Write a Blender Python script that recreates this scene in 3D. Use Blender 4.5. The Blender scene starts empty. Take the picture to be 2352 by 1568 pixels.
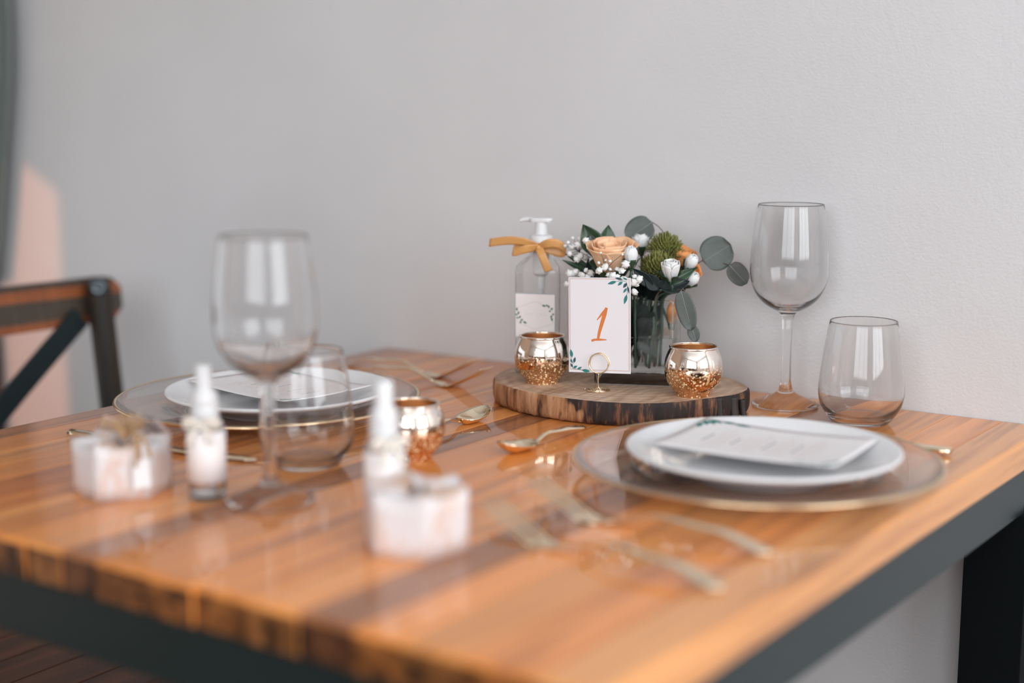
import bpy, math, random
from mathutils import Vector, Matrix
random.seed(7)
R = math.radians
S = bpy.context.scene
COL = S.collection

# ------------------------------------------------------------------ camera
CAM = Vector((1.265, -1.523, 1.0867))
yaw, pitch = R(34.566), R(9.174)
fwd = Vector((-math.sin(yaw) * math.cos(pitch), math.cos(yaw) * math.cos(pitch), -math.sin(pitch)))
right = Vector((math.cos(yaw), math.sin(yaw), 0))
upv = right.cross(fwd)
cd = bpy.data.cameras.new('camera')
cd.lens = 50.0
cd.sensor_width = 36.0
cd.clip_start = 0.02
cd.dof.use_dof = True
cd.dof.focus_distance = 1.53
cd.dof.aperture_fstop = 1.5
cd.dof.aperture_blades = 0
cam = bpy.data.objects.new('camera', cd)
COL.objects.link(cam)
cam.matrix_world = Matrix(((right.x, upv.x, -fwd.x, CAM.x), (right.y, upv.y, -fwd.y, CAM.y), (right.z, upv.z, -fwd.z, CAM.z), (0, 0, 0, 1)))
S.camera = cam

# ------------------------------------------------------------------ world, sun, daylight in the windows, exposure
wd = bpy.data.worlds.new('sky')
S.world = wd
wd.use_nodes = True
wd.node_tree.nodes['Background'].inputs[0].default_value = (0.86, 0.93, 1.0, 1)
wd.node_tree.nodes['Background'].inputs[1].default_value = 1.2

sl = bpy.data.lights.new('sun', 'SUN')
sl.energy = 1.2
sl.angle = R(1.2)
sl.color = (1.0, 0.38, 0.18)
sun = bpy.data.objects.new('sun', sl)
COL.objects.link(sun)
sun.rotation_euler = Vector((0.2, 1.0, -0.11)).to_track_quat('-Z', 'Y').to_euler()


def daylight(name, loc, aim, sx, sy, watts, col):
    l = bpy.data.lights.new(name, 'AREA')
    l.shape = 'RECTANGLE'
    l.size, l.size_y = sx, sy
    l.energy = watts
    l.color = col
    o = bpy.data.objects.new(name, l)
    COL.objects.link(o)
    o.location = loc
    o.rotation_euler = (Vector(aim)).to_track_quat('-Z', 'Y').to_euler()
    return o


daylight('daylight_right', (3.42, -1.35, 1.70), (-1, 0, 0), 1.9, 1.6, 60, (0.925, 0.965, 1.0))
daylight('daylight_rear', (1.85, -3.42, 1.75), (0, 1, 0), 2.5, 1.6, 56, (0.925, 0.965, 1.0))

S.view_settings.view_transform = 'Standard'
S.view_settings.look = 'None'
S.view_settings.gamma = 1.0
S.view_settings.use_curve_mapping = False
S.view_settings.exposure = 0.0
S.cycles.caustics_reflective = True
S.cycles.caustics_refractive = True
S.cycles.blur_glossy = 0.6
S.cycles.max_bounces = 11
S.cycles.diffuse_bounces = 3
S.cycles.glossy_bounces = 4
S.cycles.transmission_bounces = 11
S.cycles.use_adaptive_sampling = True
S.cycles.adaptive_threshold = 0.04
S.cycles.adaptive_min_samples = 20
S.cycles.transparent_max_bounces = 12
S.cycles.sample_clamp_indirect = 6.0


# ------------------------------------------------------------------ helpers
def mesh(name, verts, faces, mat=None, parent=None, smooth=False, mats=None, fm=None, loc=None, rot=None):
    me = bpy.data.meshes.new(name)
    me.from_pydata([tuple(v) for v in verts], [], faces)
    me.validate()
    me.update()
    if mats:
        for m in mats:
            me.materials.append(m)
        if fm:
            for p, i in zip(me.polygons, fm):
                p.material_index = i
    elif mat:
        me.materials.append(mat)
    if smooth:
        for p in me.polygons:
            p.use_smooth = True
    o = bpy.data.objects.new(name, me)
    COL.objects.link(o)
    if parent:
        o.parent = parent
    if loc is not None:
        o.location = loc
    if rot is not None:
        o.rotation_euler = rot
    return o


def autosmooth(o, ang=40):
    me = o.data
    for p in me.polygons:
        p.use_smooth = True
    try:
        me.set_sharp_from_angle(angle=R(ang))
    except Exception:
        pass
    return o


def weighted(o):
    m = o.modifiers.new('weighted', 'WEIGHTED_NORMAL')
    m.keep_sharp = True
    m.weight = 100
    return o


def empty(name, loc=(0, 0, 0), rz=0.0, rot=None):
    o = bpy.data.objects.new(name, None)
    COL.objects.link(o)
    o.location = loc
    o.rotation_euler = rot if rot else (0, 0, rz)
    o.empty_display_size = 0.02
    return o


def tag(o, label, cat=None, group=None, kind=None):
    o['label'] = label
    if cat:
        o['category'] = cat
    if group:
        o['group'] = group
    if kind:
        o['kind'] = kind
    return o


def structure(o, label=None):
    o['kind'] = 'structure'
    if label:
        o['label'] = label
    return o


def copy_tree(o, parent=None):
    c = o.copy()
    COL.objects.link(c)
    c.parent = parent
    for ch in list(o.children):
        copy_tree(ch, c)
    return c


def box_data(x0, x1, y0, y1, z0, z1):
    v = [(x0, y0, z0), (x1, y0, z0), (x1, y1, z0), (x0, y1, z0), (x0, y0, z1), (x1, y0, z1), (x1, y1, z1), (x0, y1, z1)]
    f = [(0, 3, 2, 1), (4, 5, 6, 7), (0, 1, 5, 4), (1, 2, 6, 5), (2, 3, 7, 6), (3, 0, 4, 7)]
    return v, f


def box(name, x0, x1, y0, y1, z0, z1, mat, parent=None, bev=0.0):
    v, f = box_data(x0, x1, y0, y1, z0, z1)
    o = mesh(name, v, f, mat, parent)
    if bev:
        m = o.modifiers.new('bevel', 'BEVEL')
        m.width = bev
        m.segments = 2
        m.limit_method = 'ANGLE'
    return o


def merge(*parts):
    V, F = [], []
    for v, f in parts:
        n = len(V)
        V += list(v)
        F += [tuple(i + n for i in q) for q in f]
    return V, F


def lathe_data(prof, seg=64, closed=False):
    """prof: list of (r,z); r==0 ends become poles."""
    V, F, rings = [], [], []
    for r, z in prof:
        if r < 1e-7:
            rings.append([len(V)])
            V.append((0, 0, z))
        else:
            rings.append(list(range(len(V), len(V) + seg)))
            for k in range(seg):
                a = 2 * math.pi * k / seg
                V.append((r * math.cos(a), r * math.sin(a), z))
    n = len(rings)
    pairs = [(i, i + 1) for i in range(n - 1)]
    if closed:
        pairs.append((n - 1, 0))
    for i, j in pairs:
        A, B = rings[i], rings[j]
        if len(A) == 1 and len(B) == 1:
            continue
        for k in range(seg):
            k2 = (k + 1) % seg
            if len(A) == 1:
                F.append((A[0], B[k2], B[k]))
            elif len(B) == 1:
                F.append((A[k], A[k2], B[0]))
            else:
                F.append((A[k], A[k2], B[k2], B[k]))
    return V, F


def lathe(name, prof, mat, parent=None, seg=64, closed=False, sharp=None, **kw):
    v, f = lathe_data(prof, seg, closed)
    o = mesh(name, v, f, mat, parent, smooth=True, **kw)
    if sharp:
        autosmooth(o, sharp)
    return o


def curve_pts(pts, n=8):
    """Catmull-Rom through pts."""
    P = [Vector(p) for p in pts]
    out = []
    for i in range(len(P) - 1):
        p0 = P[i - 1] if i else P[0] * 2 - P[1]
        p1, p2 = P[i], P[i + 1]
        p3 = P[i + 2] if i + 2 < len(P) else P[-1] * 2 - P[-2]
        for k in range(n):
            t = k / n
            out.append(0.5 * ((2 * p1) + (p2 - p0) * t + (2 * p0 - 5 * p1 + 4 * p2 - p3) * t * t + (3 * p1 - p0 - 3 * p2 + p3) * t ** 3))
    out.append(P[-1])
    return out


def tube_data(pts, r, seg=8, closed=False):
    pts = [Vector(p) for p in pts]
    n = len(pts)
    V, F = [], []
    nrm = None
    for i, p in enumerate(pts):
        if closed:
            t = pts[(i + 1) % n] - pts[i - 1]
        else:
            t = pts[min(i + 1, n - 1)] - pts[max(i - 1, 0)]
        t.normalize()
        if nrm is None:
            a = Vector((0, 0, 1)) if abs(t.z) < 0.9 else Vector((1, 0, 0))
            nrm = t.cross(a).normalized()
        nrm = (nrm - t * nrm.dot(t)).normalized()
        b = t.cross(nrm)
        rr = r(i / (n - 1)) if callable(r) else r
        for k in range(seg):
            a = 2 * math.pi * k / seg
            V.append(p + nrm * (rr * math.cos(a)) + b * (rr * math.sin(a)))
    m = n if closed else n - 1
    for i in range(m):
        j = (i + 1) % n
        for k in range(seg):
            k2 = (k + 1) % seg
            F.append((i * seg + k, i * seg + k2, j * seg + k2, j * seg + k))
    if not closed:
        F.append(tuple(range(seg - 1, -1, -1)))
        F.append(tuple((n - 1) * seg + k for k in range(seg)))
    return V, F


def tube(name, pts, r, mat, parent=None, seg=8, closed=False):
    v, f = tube_data(pts, r, seg, closed)
    return mesh(name, v, f, mat, parent, smooth=True)


def sheet_data(fn, nu, nv, th=0.0004):
    """Closed thin shell from fn(u,v)->Vector, u,v in 0..1."""
    top = [[fn(i / nu, j / nv) for j in range(nv + 1)] for i in range(nu + 1)]
    V, F = [], []

    def nr(i, j):
        a = top[min(i + 1, nu)][j] - top[max(i - 1, 0)][j]
        b = top[i][min(j + 1, nv)] - top[i][max(j - 1, 0)]
        c = a.cross(b)
        return c.normalized() if c.length > 1e-12 else Vector((0, 0, 1))
    idx = {}
    for s in (0, 1):
        for i in range(nu + 1):
            for j in range(nv + 1):
                idx[s, i, j] = len(V)
                V.append(top[i][j] + nr(i, j) * (th * (0.5 - s)))
    for i in range(nu):
        for j in range(nv):
            F.append((idx[0, i, j], idx[0, i + 1, j], idx[0, i + 1, j + 1], idx[0, i, j + 1]))
            F.append((idx[1, i, j], idx[1, i, j + 1], idx[1, i + 1, j + 1], idx[1, i + 1, j]))
    for i in range(nu):
        F.append((idx[0, i, 0], idx[1, i, 0], idx[1, i + 1, 0], idx[0, i + 1, 0]))
        F.append((idx[0, i + 1, nv], idx[1, i + 1, nv], idx[1, i, nv], idx[0, i, nv]))
    for j in range(nv):
        F.append((idx[0, 0, j + 1], idx[1, 0, j + 1], idx[1, 0, j], idx[0, 0, j]))
        F.append((idx[0, nu, j], idx[1, nu, j], idx[1, nu, j + 1], idx[0, nu, j + 1]))
    return V, F


def sheet(name, fn, nu, nv, mat, parent=None, th=0.0004):
    v, f = sheet_data(fn, nu, nv, th)
    return mesh(name, v, f, mat, parent, smooth=True)


# ------------------------------------------------------------------ materials
def newmat(name):
    m = bpy.data.materials.new(name)
    m.use_nodes = True
    nt = m.node_tree
    return m, nt, nt.nodes['Principled BSDF']


def setp(b, **kw):
    for k, v in kw.items():
        k = k.replace('_', ' ')
        if k in b.inputs:
            b.inputs[k].default_value = v


def plain(name, col, rough=0.5, metal=0.0, **kw):
    m, nt, b = newmat(name)
    setp(b, Base_Color=(*col, 1), Roughness=rough, Metallic=metal)
    for k, v in kw.items():
        b.inputs[k.replace('_', ' ')].default_value = v
    return m


def N(nt, typ, **kw):
    n = nt.nodes.new(typ)
    for k, v in kw.items():
        setattr(n, k, v)
    return n


def coords(nt, out='Object', scale=(1, 1, 1), randomise=False):
    tc = N(nt, 'ShaderNodeTexCoord')
    mp = N(nt, 'ShaderNodeMapping')
    mp.inputs['Scale'].default_value = scale
    nt.links.new(tc.outputs[out], mp.inputs['Vector'])
    if randomise:
        oi = N(nt, 'ShaderNodeObjectInfo')
        mu = N(nt, 'ShaderNodeMath', operation='MULTIPLY')
        mu.inputs[1].default_value = 37.0
        nt.links.new(oi.outputs['Random'], mu.inputs[0])
        nt.links.new(mu.outputs[0], mp.inputs['Location'])
    return mp.outputs['Vector']


def noise(nt, vec, scale=5, detail=4, rough=0.55):
    n = N(nt, 'ShaderNodeTexNoise')
    n.inputs['Scale'].default_value = scale
    n.inputs['Detail'].default_value = detail
    n.inputs['Roughness'].default_value = rough
    nt.links.new(vec, n.inputs['Vector'])
    return n.outputs['Fac']


def ramp(nt, fac, stops):
    r = N(nt, 'ShaderNodeValToRGB')
    e = r.color_ramp.elements
    while len(e) < len(stops):
        e.new(0.5)
    for el, (p, c) in zip(e, stops):
        el.position = p
        el.color = (*c, 1)
    nt.links.new(fac, r.inputs['Fac'])
    return r.outputs['Color']


def mix(nt, fac, a, b, mode='MIX'):
    m = N(nt, 'ShaderNodeMix', data_type='RGBA', blend_type=mode)
    for k, s in ((0, fac), (6, a), (7, b)):
        if isinstance(s, (int, float)):
            m.inputs[k].default_value = s
        elif isinstance(s, tuple):
            m.inputs[k].default_value = (*s, 1) if len(s) == 3 else s
        else:
            nt.links.new(s, m.inputs[k])
    return m.outputs[2]


def bump(nt, b, h, strength=0.2, dist=0.002):
    bn = N(nt, 'ShaderNodeBump')
    bn.inputs['Strength'].default_value = strength
    bn.inputs['Distance'].default_value = dist
    nt.links.new(h, bn.inputs['Height'])
    nt.links.new(bn.outputs['Normal'], b.inputs['Normal'])


M = {}
# plaster wall
m, nt, b = newmat('plaster')
v = coords(nt)
c1 = noise(nt, v, 3.0, 3)
col = ramp(nt, c1, [(0.3, (0.655, 0.648, 0.656)), (0.7, (0.70, 0.693, 0.70))])
nt.links.new(col, b.inputs['Base Color'])
b.inputs['Roughness'].default_value = 0.55
h1 = noise(nt, v, 320, 3)
h2 = noise(nt, coords(nt, 'Object', (1, 1, 0.8)), 110, 2)
ad = N(nt, 'ShaderNodeMath', operation='ADD')
nt.links.new(h1, ad.inputs[0])
nt.links.new(h2, ad.inputs[1])
bump(nt, b, ad.outputs[0], 0.28, 0.0014)
M['plaster'] = m
M['ceiling'] = plain('ceiling_paint', (0.75, 0.74, 0.73), 0.8)
M['far_wall'] = plain('room_paint', (0.76, 0.74, 0.72), 0.7)
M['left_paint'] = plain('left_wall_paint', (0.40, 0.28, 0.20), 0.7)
M['window_paint'] = plain('window_paint', (0.25, 0.22, 0.2), 0.5)

# lacquered table staves, tint from the object's own colour
m, nt, b = newmat('lacquered_stave')
oi = N(nt, 'ShaderNodeObjectInfo')
v = coords(nt, 'Object', (60, 2.2, 60), True)
g1 = noise(nt, v, 1.0, 5, 0.6)
g2 = noise(nt, coords(nt, 'Object', (30, 1.6, 30), True), 1.0, 3, 0.5)
gr = ramp(nt, g1, [(0.27, (0.48, 0.42, 0.38)), (0.50, (1.0, 1.0, 1.0)), (0.8, (1.22, 1.28, 1.3))])
dk = ramp(nt, g2, [(0.30, (0.34, 0.27, 0.26)), (0.42, (1, 1, 1))])
c = mix(nt, 1.0, oi.outputs['Color'], gr, 'MULTIPLY')
c = mix(nt, 0.75, c, dk, 'MULTIPLY')
nt.links.new(c, b.inputs['Base Color'])
setp(b, Roughness=0.42)
b.inputs['Coat Weight'].default_value = 0.8
b.inputs['Specular IOR Level'].default_value = 0.25
b.inputs['Coat Roughness'].default_value = 0.045
b.inputs['Coat IOR'].default_value = 1.52
bump(nt, b, g1, 0.05, 0.0004)
M['stave'] = m

m, nt, b = newmat('end_grain')
oi = N(nt, 'ShaderNodeObjectInfo')
v = coords(nt, 'Object', (1, 1, 1), True)
g1 = noise(nt, v, 42, 4, 0.6)
gr = ramp(nt, g1, [(0.40, (0.05, 0.042, 0.045)), (0.54, (0.30, 0.28, 0.28)), (0.74, (0.48, 0.46, 0.44))])
c = mix(nt, 1.0, oi.outputs['Color'], gr, 'MULTIPLY')
nt.links.new(c, b.inputs['Base Color'])
setp(b, Roughness=0.45)
b.inputs['Coat Weight'].default_value = 0.4
b.inputs['Coat Roughness'].default_value = 0.2
M['end_grain'] = m

M['steel'] = plain('painted_steel', (0.012, 0.023, 0.024), 0.36, 0.0)
M['black_steel'] = plain('black_steel', (0.0015, 0.003, 0.004), 0.8, Specular_IOR_Level=0.15)


def wood(name, lo, hi, scale=(4, 40, 40), rough=0.5):
    m, nt, b = newmat(name)
    v = coords(nt, 'Object', scale, True)
    g = noise(nt, v, 1.0, 5, 0.6)
    c = ramp(nt, g, [(0.3, lo), (0.7, hi)])
    nt.links.new(c, b.inputs['Base Color'])
    b.inputs['Roughness'].default_value = rough
    bump(nt, b, g, 0.15, 0.001)
    return m


M['floor'] = wood('floor_wood', (0.05, 0.028, 0.018), (0.13, 0.062, 0.035), (30, 2.5, 30), 0.5)
M['seat_wood'] = wood('seat_wood', (0.05, 0.028, 0.02), (0.16, 0.065, 0.035), (40, 5, 40), 0.5)

# slab top: pale sawn wood ; bark side
m, nt, b = newmat('sawn_slice')
v = coords(nt, 'Object', (26, 3.2, 10))
g = noise(nt, v, 6, 5, 0.65)
rg = N(nt, 'ShaderNodeTexWave', wave_type='RINGS', rings_direction='Z')
rg.inputs['Scale'].default_value = 22
rg.inputs['Distortion'].default_value = 3.0
rg.inputs['Detail'].default_value = 2.0
nt.links.new(coords(nt, 'Object', (1, 1.2, 1)), rg.inputs['Vector'])
c = ramp(nt, g, [(0.3, (0.40, 0.25, 0.16)), (0.5, (0.66, 0.46, 0.33)), (0.75, (0.76, 0.58, 0.44))])
c = mix(nt, 0.16, c, rg.outputs['Color'], 'MULTIPLY')
big = noise(nt, coords(nt), 22, 2)
c = mix(nt, 1.0, c, ramp(nt, big, [(0.35, (0.72, 0.62, 0.55)), (0.6, (1, 1, 1))]), 'MULTIPLY')
nt.links.new(c, b.inputs['Base Color'])
setp(b, Roughness=0.6)
bump(nt, b, g, 0.3, 0.001)
M['slice'] = m
m, nt, b = newmat('slice_bark')
v = coords(nt, 'Object', (75, 75, 14))
g = noise(nt, v, 1.0, 5, 0.65)
v2 = coords(nt, 'Object', (24, 24, 11))
g2 = noise(nt, v2, 1.0, 3, 0.6)
wd1 = ramp(nt, g, [(0.32, (0.05, 0.022, 0.012)), (0.44, (0.28, 0.12, 0.05)), (0.56, (0.48, 0.24, 0.12)), (0.75, (0.62, 0.38, 0.23))])
bark = ramp(nt, g, [(0.3, (0.006, 0.005, 0.006)), (0.52, (0.025, 0.014, 0.012)), (0.62, (0.20, 0.085, 0.04)), (0.8, (0.42, 0.22, 0.11))])
tcx = N(nt, 'ShaderNodeTexCoord')
sep = N(nt, 'ShaderNodeSeparateXYZ')
nt.links.new(tcx.outputs['Object'], sep.inputs[0])
mr = N(nt, 'ShaderNodeMapRange')
mr.inputs[1].default_value = -0.12
mr.inputs[2].default_value = 0.07
mr.inputs[3].default_value = -0.12
mr.inputs[4].default_value = 0.10
nt.links.new(sep.outputs[0], mr.inputs[0])
ad = N(nt, 'ShaderNodeMath', operation='ADD')
nt.links.new(g2, ad.inputs[0])
nt.links.new(mr.outputs[0], ad.inputs[1])
msk = ramp(nt, ad.outputs[0], [(0.515, (0, 0, 0)), (0.55, (1, 1, 1))])
c = mix(nt, msk, wd1, bark)
nt.links.new(c, b.inputs['Base Color'])
setp(b, Roughness=0.75)
bump(nt, b, g, 0.8, 0.002)
M['bark'] = m

# clear glass
def glass(name, col=(1, 1, 1), ior=1.46, rough=0.0, clear=0.0):
    m = bpy.data.materials.new(name)
    m.use_nodes = True
    nt = m.node_tree
    nt.nodes.clear()
    g = N(nt, 'ShaderNodeBsdfGlass')
    g.inputs['Color'].default_value = (*col, 1)
    g.inputs['IOR'].default_value = ior
    g.inputs['Roughness'].default_value = rough
    o = N(nt, 'ShaderNodeOutputMaterial')
    if clear:
        tr = N(nt, 'ShaderNodeBsdfTransparent')
        mx = N(nt, 'ShaderNodeMixShader')
        mx.inputs[0].default_value = clear
        nt.links.new(g.outputs[0], mx.inputs[1])
        nt.links.new(tr.outputs[0], mx.inputs[2])
        nt.links.new(mx.outputs[0], o.inputs[0])
    else:
        nt.links.new(g.outputs[0], o.inputs[0])
    return m


M['glass'] = glass('clear_glass', (1, 1, 1), 1.39, 0.0, 0.04)
M['vase_glass'] = glass('vase_glass', (0.99, 1.0, 0.995), 1.20, 0.0, 0.3)
M['charger_glass'] = glass('charger_glass', (0.985, 0.98, 0.975), 1.46, 0.0, 0.10)
M['plastic_clear'] = glass('clear_plastic', (1, 1, 1), 1.34, 0.0, 0.12)
M['water'] = glass('water', (1, 1, 1), 1.22)
M['gold'] = plain('champagne_gold', (0.90, 0.76, 0.56), 0.12, 1.0)
M['gold_rim'] = plain('gold_rim', (0.80, 0.60, 0.38), 0.2, 1.0)
M['silver_rim'] = plain('silvered_rim', (0.92, 0.84, 0.76), 0.1, 1.0)
M['wire'] = plain('gold_wire', (0.90, 0.72, 0.50), 0.15, 1.0)
M['porcelain'] = plain('porcelain', (0.82, 0.825, 0.84), 0.12)
M['paper'] = plain('card_paper', (0.77, 0.74, 0.765), 0.6)
M['menu_paper'] = plain('menu_paper', (0.83, 0.81, 0.82), 0.6)
M['ink_orange'] = plain('orange_ink', (0.66, 0.19, 0.04), 0.6)
M['ink_rose'] = plain('rose_ink', (0.60, 0.33, 0.24), 0.6)
M['ink_pale'] = plain('pale_rose_ink', (0.74, 0.58, 0.54), 0.6)
M['ink_grey'] = plain('grey_ink', (0.22, 0.22, 0.24), 0.6)
M['ink_green'] = plain('green_ink', (0.02, 0.19, 0.17), 0.6)
M['ink_dark'] = plain('dark_green_ink', (0.015, 0.07, 0.09), 0.6)
M['white_plastic'] = plain('white_plastic', (0.74, 0.74, 0.75), 0.3)
M['ribbon'] = plain('amber_ribbon', (0.68, 0.34, 0.115), 0.4)
M['organza'] = plain('ivory_ribbon', (0.80, 0.74, 0.66), 0.6)
M['jute'] = plain('jute_twine', (0.50, 0.31, 0.16), 0.8)
M['label_grey'] = plain('label_edge_ink', (0.30, 0.34, 0.38), 0.6)
M['label_paper'] = plain('label_paper', (0.88, 0.82, 0.81), 0.5)

# favour box card: white with faint rose marble veins
m, nt, b = newmat('marbled_card')
v = coords(nt, 'Object', (1, 1, 0.28))
g = noise(nt, v, 30, 6, 0.7)
c = ramp(nt, g, [(0.38, (0.74, 0.71, 0.72)), (0.50, (0.68, 0.48, 0.40)), (0.56, (0.74, 0.70, 0.71))])
c = mix(nt, 0.8, (0.76, 0.73, 0.74), c)
nt.links.new(c, b.inputs['Base Color'])
setp(b, Roughness=0.5)
M['marble'] = m
M['kraft'] = plain('kraft_lining', (0.55, 0.36, 0.24), 0.7)

# mercury glass
m, nt, b = newmat('mercury_glass')
vo = N(nt, 'ShaderNodeTexVoronoi')
vo.inputs['Scale'].default_value = 330
nt.links.new(coords(nt, 'Object', (1, 1, 1), True), vo.inputs['Vector'])
sp = ramp(nt, vo.outputs['Distance'], [(0.30, (1, 1, 1)), (0.38, (0, 0, 0))])
vo2 = N(nt, 'ShaderNodeTexVoronoi')
vo2.inputs['Scale'].default_value = 620
nt.links.new(coords(nt, 'Object', (1, 1, 1), True), vo2.inputs['Vector'])
sp2 = ramp(nt, vo2.outputs['Distance'], [(0.16, (1, 1, 1)), (0.24, (0, 0, 0))])
tcx = N(nt, 'ShaderNodeTexCoord')
sep = N(nt, 'ShaderNodeSeparateXYZ')
nt.links.new(tcx.outputs['Object'], sep.inputs[0])
patch = noise(nt, coords(nt, 'Object', (1, 1, 1), True), 45, 2)
mr = N(nt, 'ShaderNodeMapRange')
mr.inputs[1].default_value = 0.042
mr.inputs[2].default_value = 0.020
mr.inputs[3].default_value = 0.0
mr.inputs[4].default_value = 1.0
nt.links.new(sep.outputs[2], mr.inputs[0])
mu = N(nt, 'ShaderNodeMath', operation='MULTIPLY')
nt.links.new(mr.outputs[0], mu.inputs[0])
pr = ramp(nt, patch, [(0.35, (0.25, 0.25, 0.25)), (0.5, (1, 1, 1))])
nt.links.new(pr, mu.inputs[1])
mx = N(nt, 'ShaderNodeMath', operation='MAXIMUM')
nt.links.new(sp, mx.inputs[0])
nt.links.new(sp2, mx.inputs[1])
mk = N(nt, 'ShaderNodeMath', operation='MULTIPLY')
nt.links.new(mx.outputs[0], mk.inputs[0])
nt.links.new(mu.outputs[0], mk.inputs[1])
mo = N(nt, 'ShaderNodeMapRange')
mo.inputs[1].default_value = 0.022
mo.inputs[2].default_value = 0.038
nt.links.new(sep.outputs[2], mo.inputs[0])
reflected_tint = mix(nt, mo.outputs[0], (0.68, 0.41, 0.22), (0.96, 0.87, 0.79))  # copper below: glass tint plus the wood's reflection put into the colour
c = mix(nt, mk.outputs[0], reflected_tint, (1.0, 0.76, 0.46))
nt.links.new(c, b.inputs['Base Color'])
iv = N(nt, 'ShaderNodeMath', operation='SUBTRACT')
iv.inputs[0].default_value = 1.0
nt.links.new(mk.outputs[0], iv.inputs[1])
nt.links.new(iv.outputs[0], b.inputs['Metallic'])
setp(b, Roughness=0.05)
pn = noise(nt, coords(nt, 'Object', (1, 1, 1), True), 160, 2)
bump(nt, b, pn, 0.05, 0.0004)
M['mercury'] = m
M['copper_inside'] = plain('copper_lining', (1.0, 0.68, 0.42), 0.3, 1.0)

# plants
def leafmat(name, lo, hi, rough=0.5, trans=0.0):
    m, nt, b = newmat(name)
    g = noise(nt, coords(nt, 'Object', (1, 1, 1), True), 60, 3)
    c = ramp(nt, g, [(0.3, lo), (0.7, hi)])
    nt.links.new(c, b.inputs['Base Color'])
    b.inputs['Roughness'].default_value = rough
    if trans:
        b.inputs['Subsurface Weight'].default_value = trans
        b.inputs['Subsurface Radius'].default_value = (0.004, 0.003, 0.002)
        b.inputs['Subsurface Scale'].default_value = 1.0
    return m


M['eucalyptus'] = leafmat('eucalyptus_leaf', (0.078, 0.094, 0.086), (0.115, 0.132, 0.122), 0.55)
M['eucalyptus_dark'] = leafmat('dark_eucalyptus_leaf', (0.05, 0.055, 0.048), (0.085, 0.085, 0.075), 0.55)
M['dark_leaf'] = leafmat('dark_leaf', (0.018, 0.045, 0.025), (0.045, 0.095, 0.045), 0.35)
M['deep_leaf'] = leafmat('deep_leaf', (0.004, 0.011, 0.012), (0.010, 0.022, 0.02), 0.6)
M['vein'] = plain('leaf_vein', (0.24, 0.27, 0.25), 0.6)
M['stem'] = plain('green_stem', (0.035, 0.07, 0.045), 0.5)
M['brown_stem'] = plain('brown_stem', (0.11, 0.08, 0.06), 0.6)
M['peach'] = leafmat('peach_petal', (0.96, 0.50, 0.28), (1.0, 0.62, 0.40), 0.6, 0.25)
M['orange_petal'] = leafmat('orange_petal', (0.78, 0.27, 0.08), (0.86, 0.36, 0.13), 0.6, 0.15)
M['white_petal'] = leafmat('white_petal', (0.80, 0.78, 0.75), (0.86, 0.85, 0.84), 0.6, 0.2)
M['mum'] = leafmat('green_mum_petal', (0.13, 0.145, 0.03), (0.27, 0.27, 0.075), 0.6, 0.1)
M['baby'] = leafmat('white_floret', (0.80, 0.79, 0.77), (0.88, 0.87, 0.86), 0.7)
M['curtain'] = plain('grey_green_curtain', (0.17, 0.20, 0.185), 0.8)
M['chair_dark'] = wood('blackened_wood', (0.004, 0.010, 0.013), (0.055, 0.034, 0.020), (55, 55, 4), 0.5)
M['chair_dark'].node_tree.nodes['Principled BSDF'].inputs['Specular IOR Level'].default_value = 0.3
M['strap'] = plain('black_strap', (0.008, 0.018, 0.021), 0.45)

# worn chair rail: grey brown with orange worn edges
m, nt, b = newmat('worn_rail')
tcx = N(nt, 'ShaderNodeTexCoord')
sep = N(nt, 'ShaderNodeSeparateXYZ')
nt.links.new(tcx.outputs['Object'], sep.inputs[0])
g = noise(nt, coords(nt, 'Object', (30, 3, 30)), 1.0, 4)
gz = N(nt, 'ShaderNodeMath', operation='MULTIPLY_ADD')
gz.inputs[1].default_value = 0.012
nt.links.new(g, gz.inputs[0])
nt.links.new(sep.outputs[2], gz.inputs[2])
cz = ramp(nt, gz.outputs[0], [(0.0, (0, 0, 0)), (1.0, (1, 1, 1))])
mr = N(nt, 'ShaderNodeMapRange')
mr.inputs[1].default_value = -0.033 + 0.006
mr.inputs[2].default_value = 0.033 + 0.006
nt.links.new(gz.outputs[0], mr.inputs[0])
band = ramp(nt, mr.outputs[0], [(0.0, (0.30, 0.085, 0.03)), (0.17, (0.33, 0.10, 0.035)), (0.24, (0.085, 0.062, 0.045)), (0.62, (0.075, 0.055, 0.042)), (0.68, (0.34, 0.10, 0.035)), (0.86, (0.30, 0.09, 0.03)), (0.93, (0.07, 0.05, 0.04))])
g3 = noise(nt, coords(nt, 'Object', (80, 80, 8)), 1.0, 3)
c = mix(nt, 0.6, band, ramp(nt, g3, [(0.3, (0.6, 0.6, 0.6)), (0.7, (1.2, 1.2, 1.2))]), 'MULTIPLY')
nt.links.new(c, b.inputs['Base Color'])
setp(b, Roughness=0.42)
M['rail'] = m

# ================================================================== SETTING
TZ = 0.76
XL, XR, YB, ZC = -0.92, 3.4, -3.4, 2.7
structure(box('wall_back', XL - 0.1, XR + 0.1, 0.0, 0.1, 0, ZC, M['plaster']), 'grey white plastered wall')


def wall_with_hole(name, axis, pos, thick, a0, a1, h0, h1, z0, z1, mat):
    """Wall slab of four pieces joined around one window opening."""
    parts = []
    def bx(s0, s1, q0, q1):
        if axis == 'x':
            return box_data(pos, pos + thick, s0, s1, q0, q1)
        return box_data(s0, s1, pos, pos + thick, q0, q1)
    parts.append(bx(a0, h0, 0, ZC))
    parts.append(bx(h1, a1, 0, ZC))
    parts.append(bx(h0, h1, 0, z0))
    parts.append(bx(h0, h1, z1, ZC))
    v, f = merge(*parts)
    return structure(mesh(name, v, f, mat))


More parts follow.
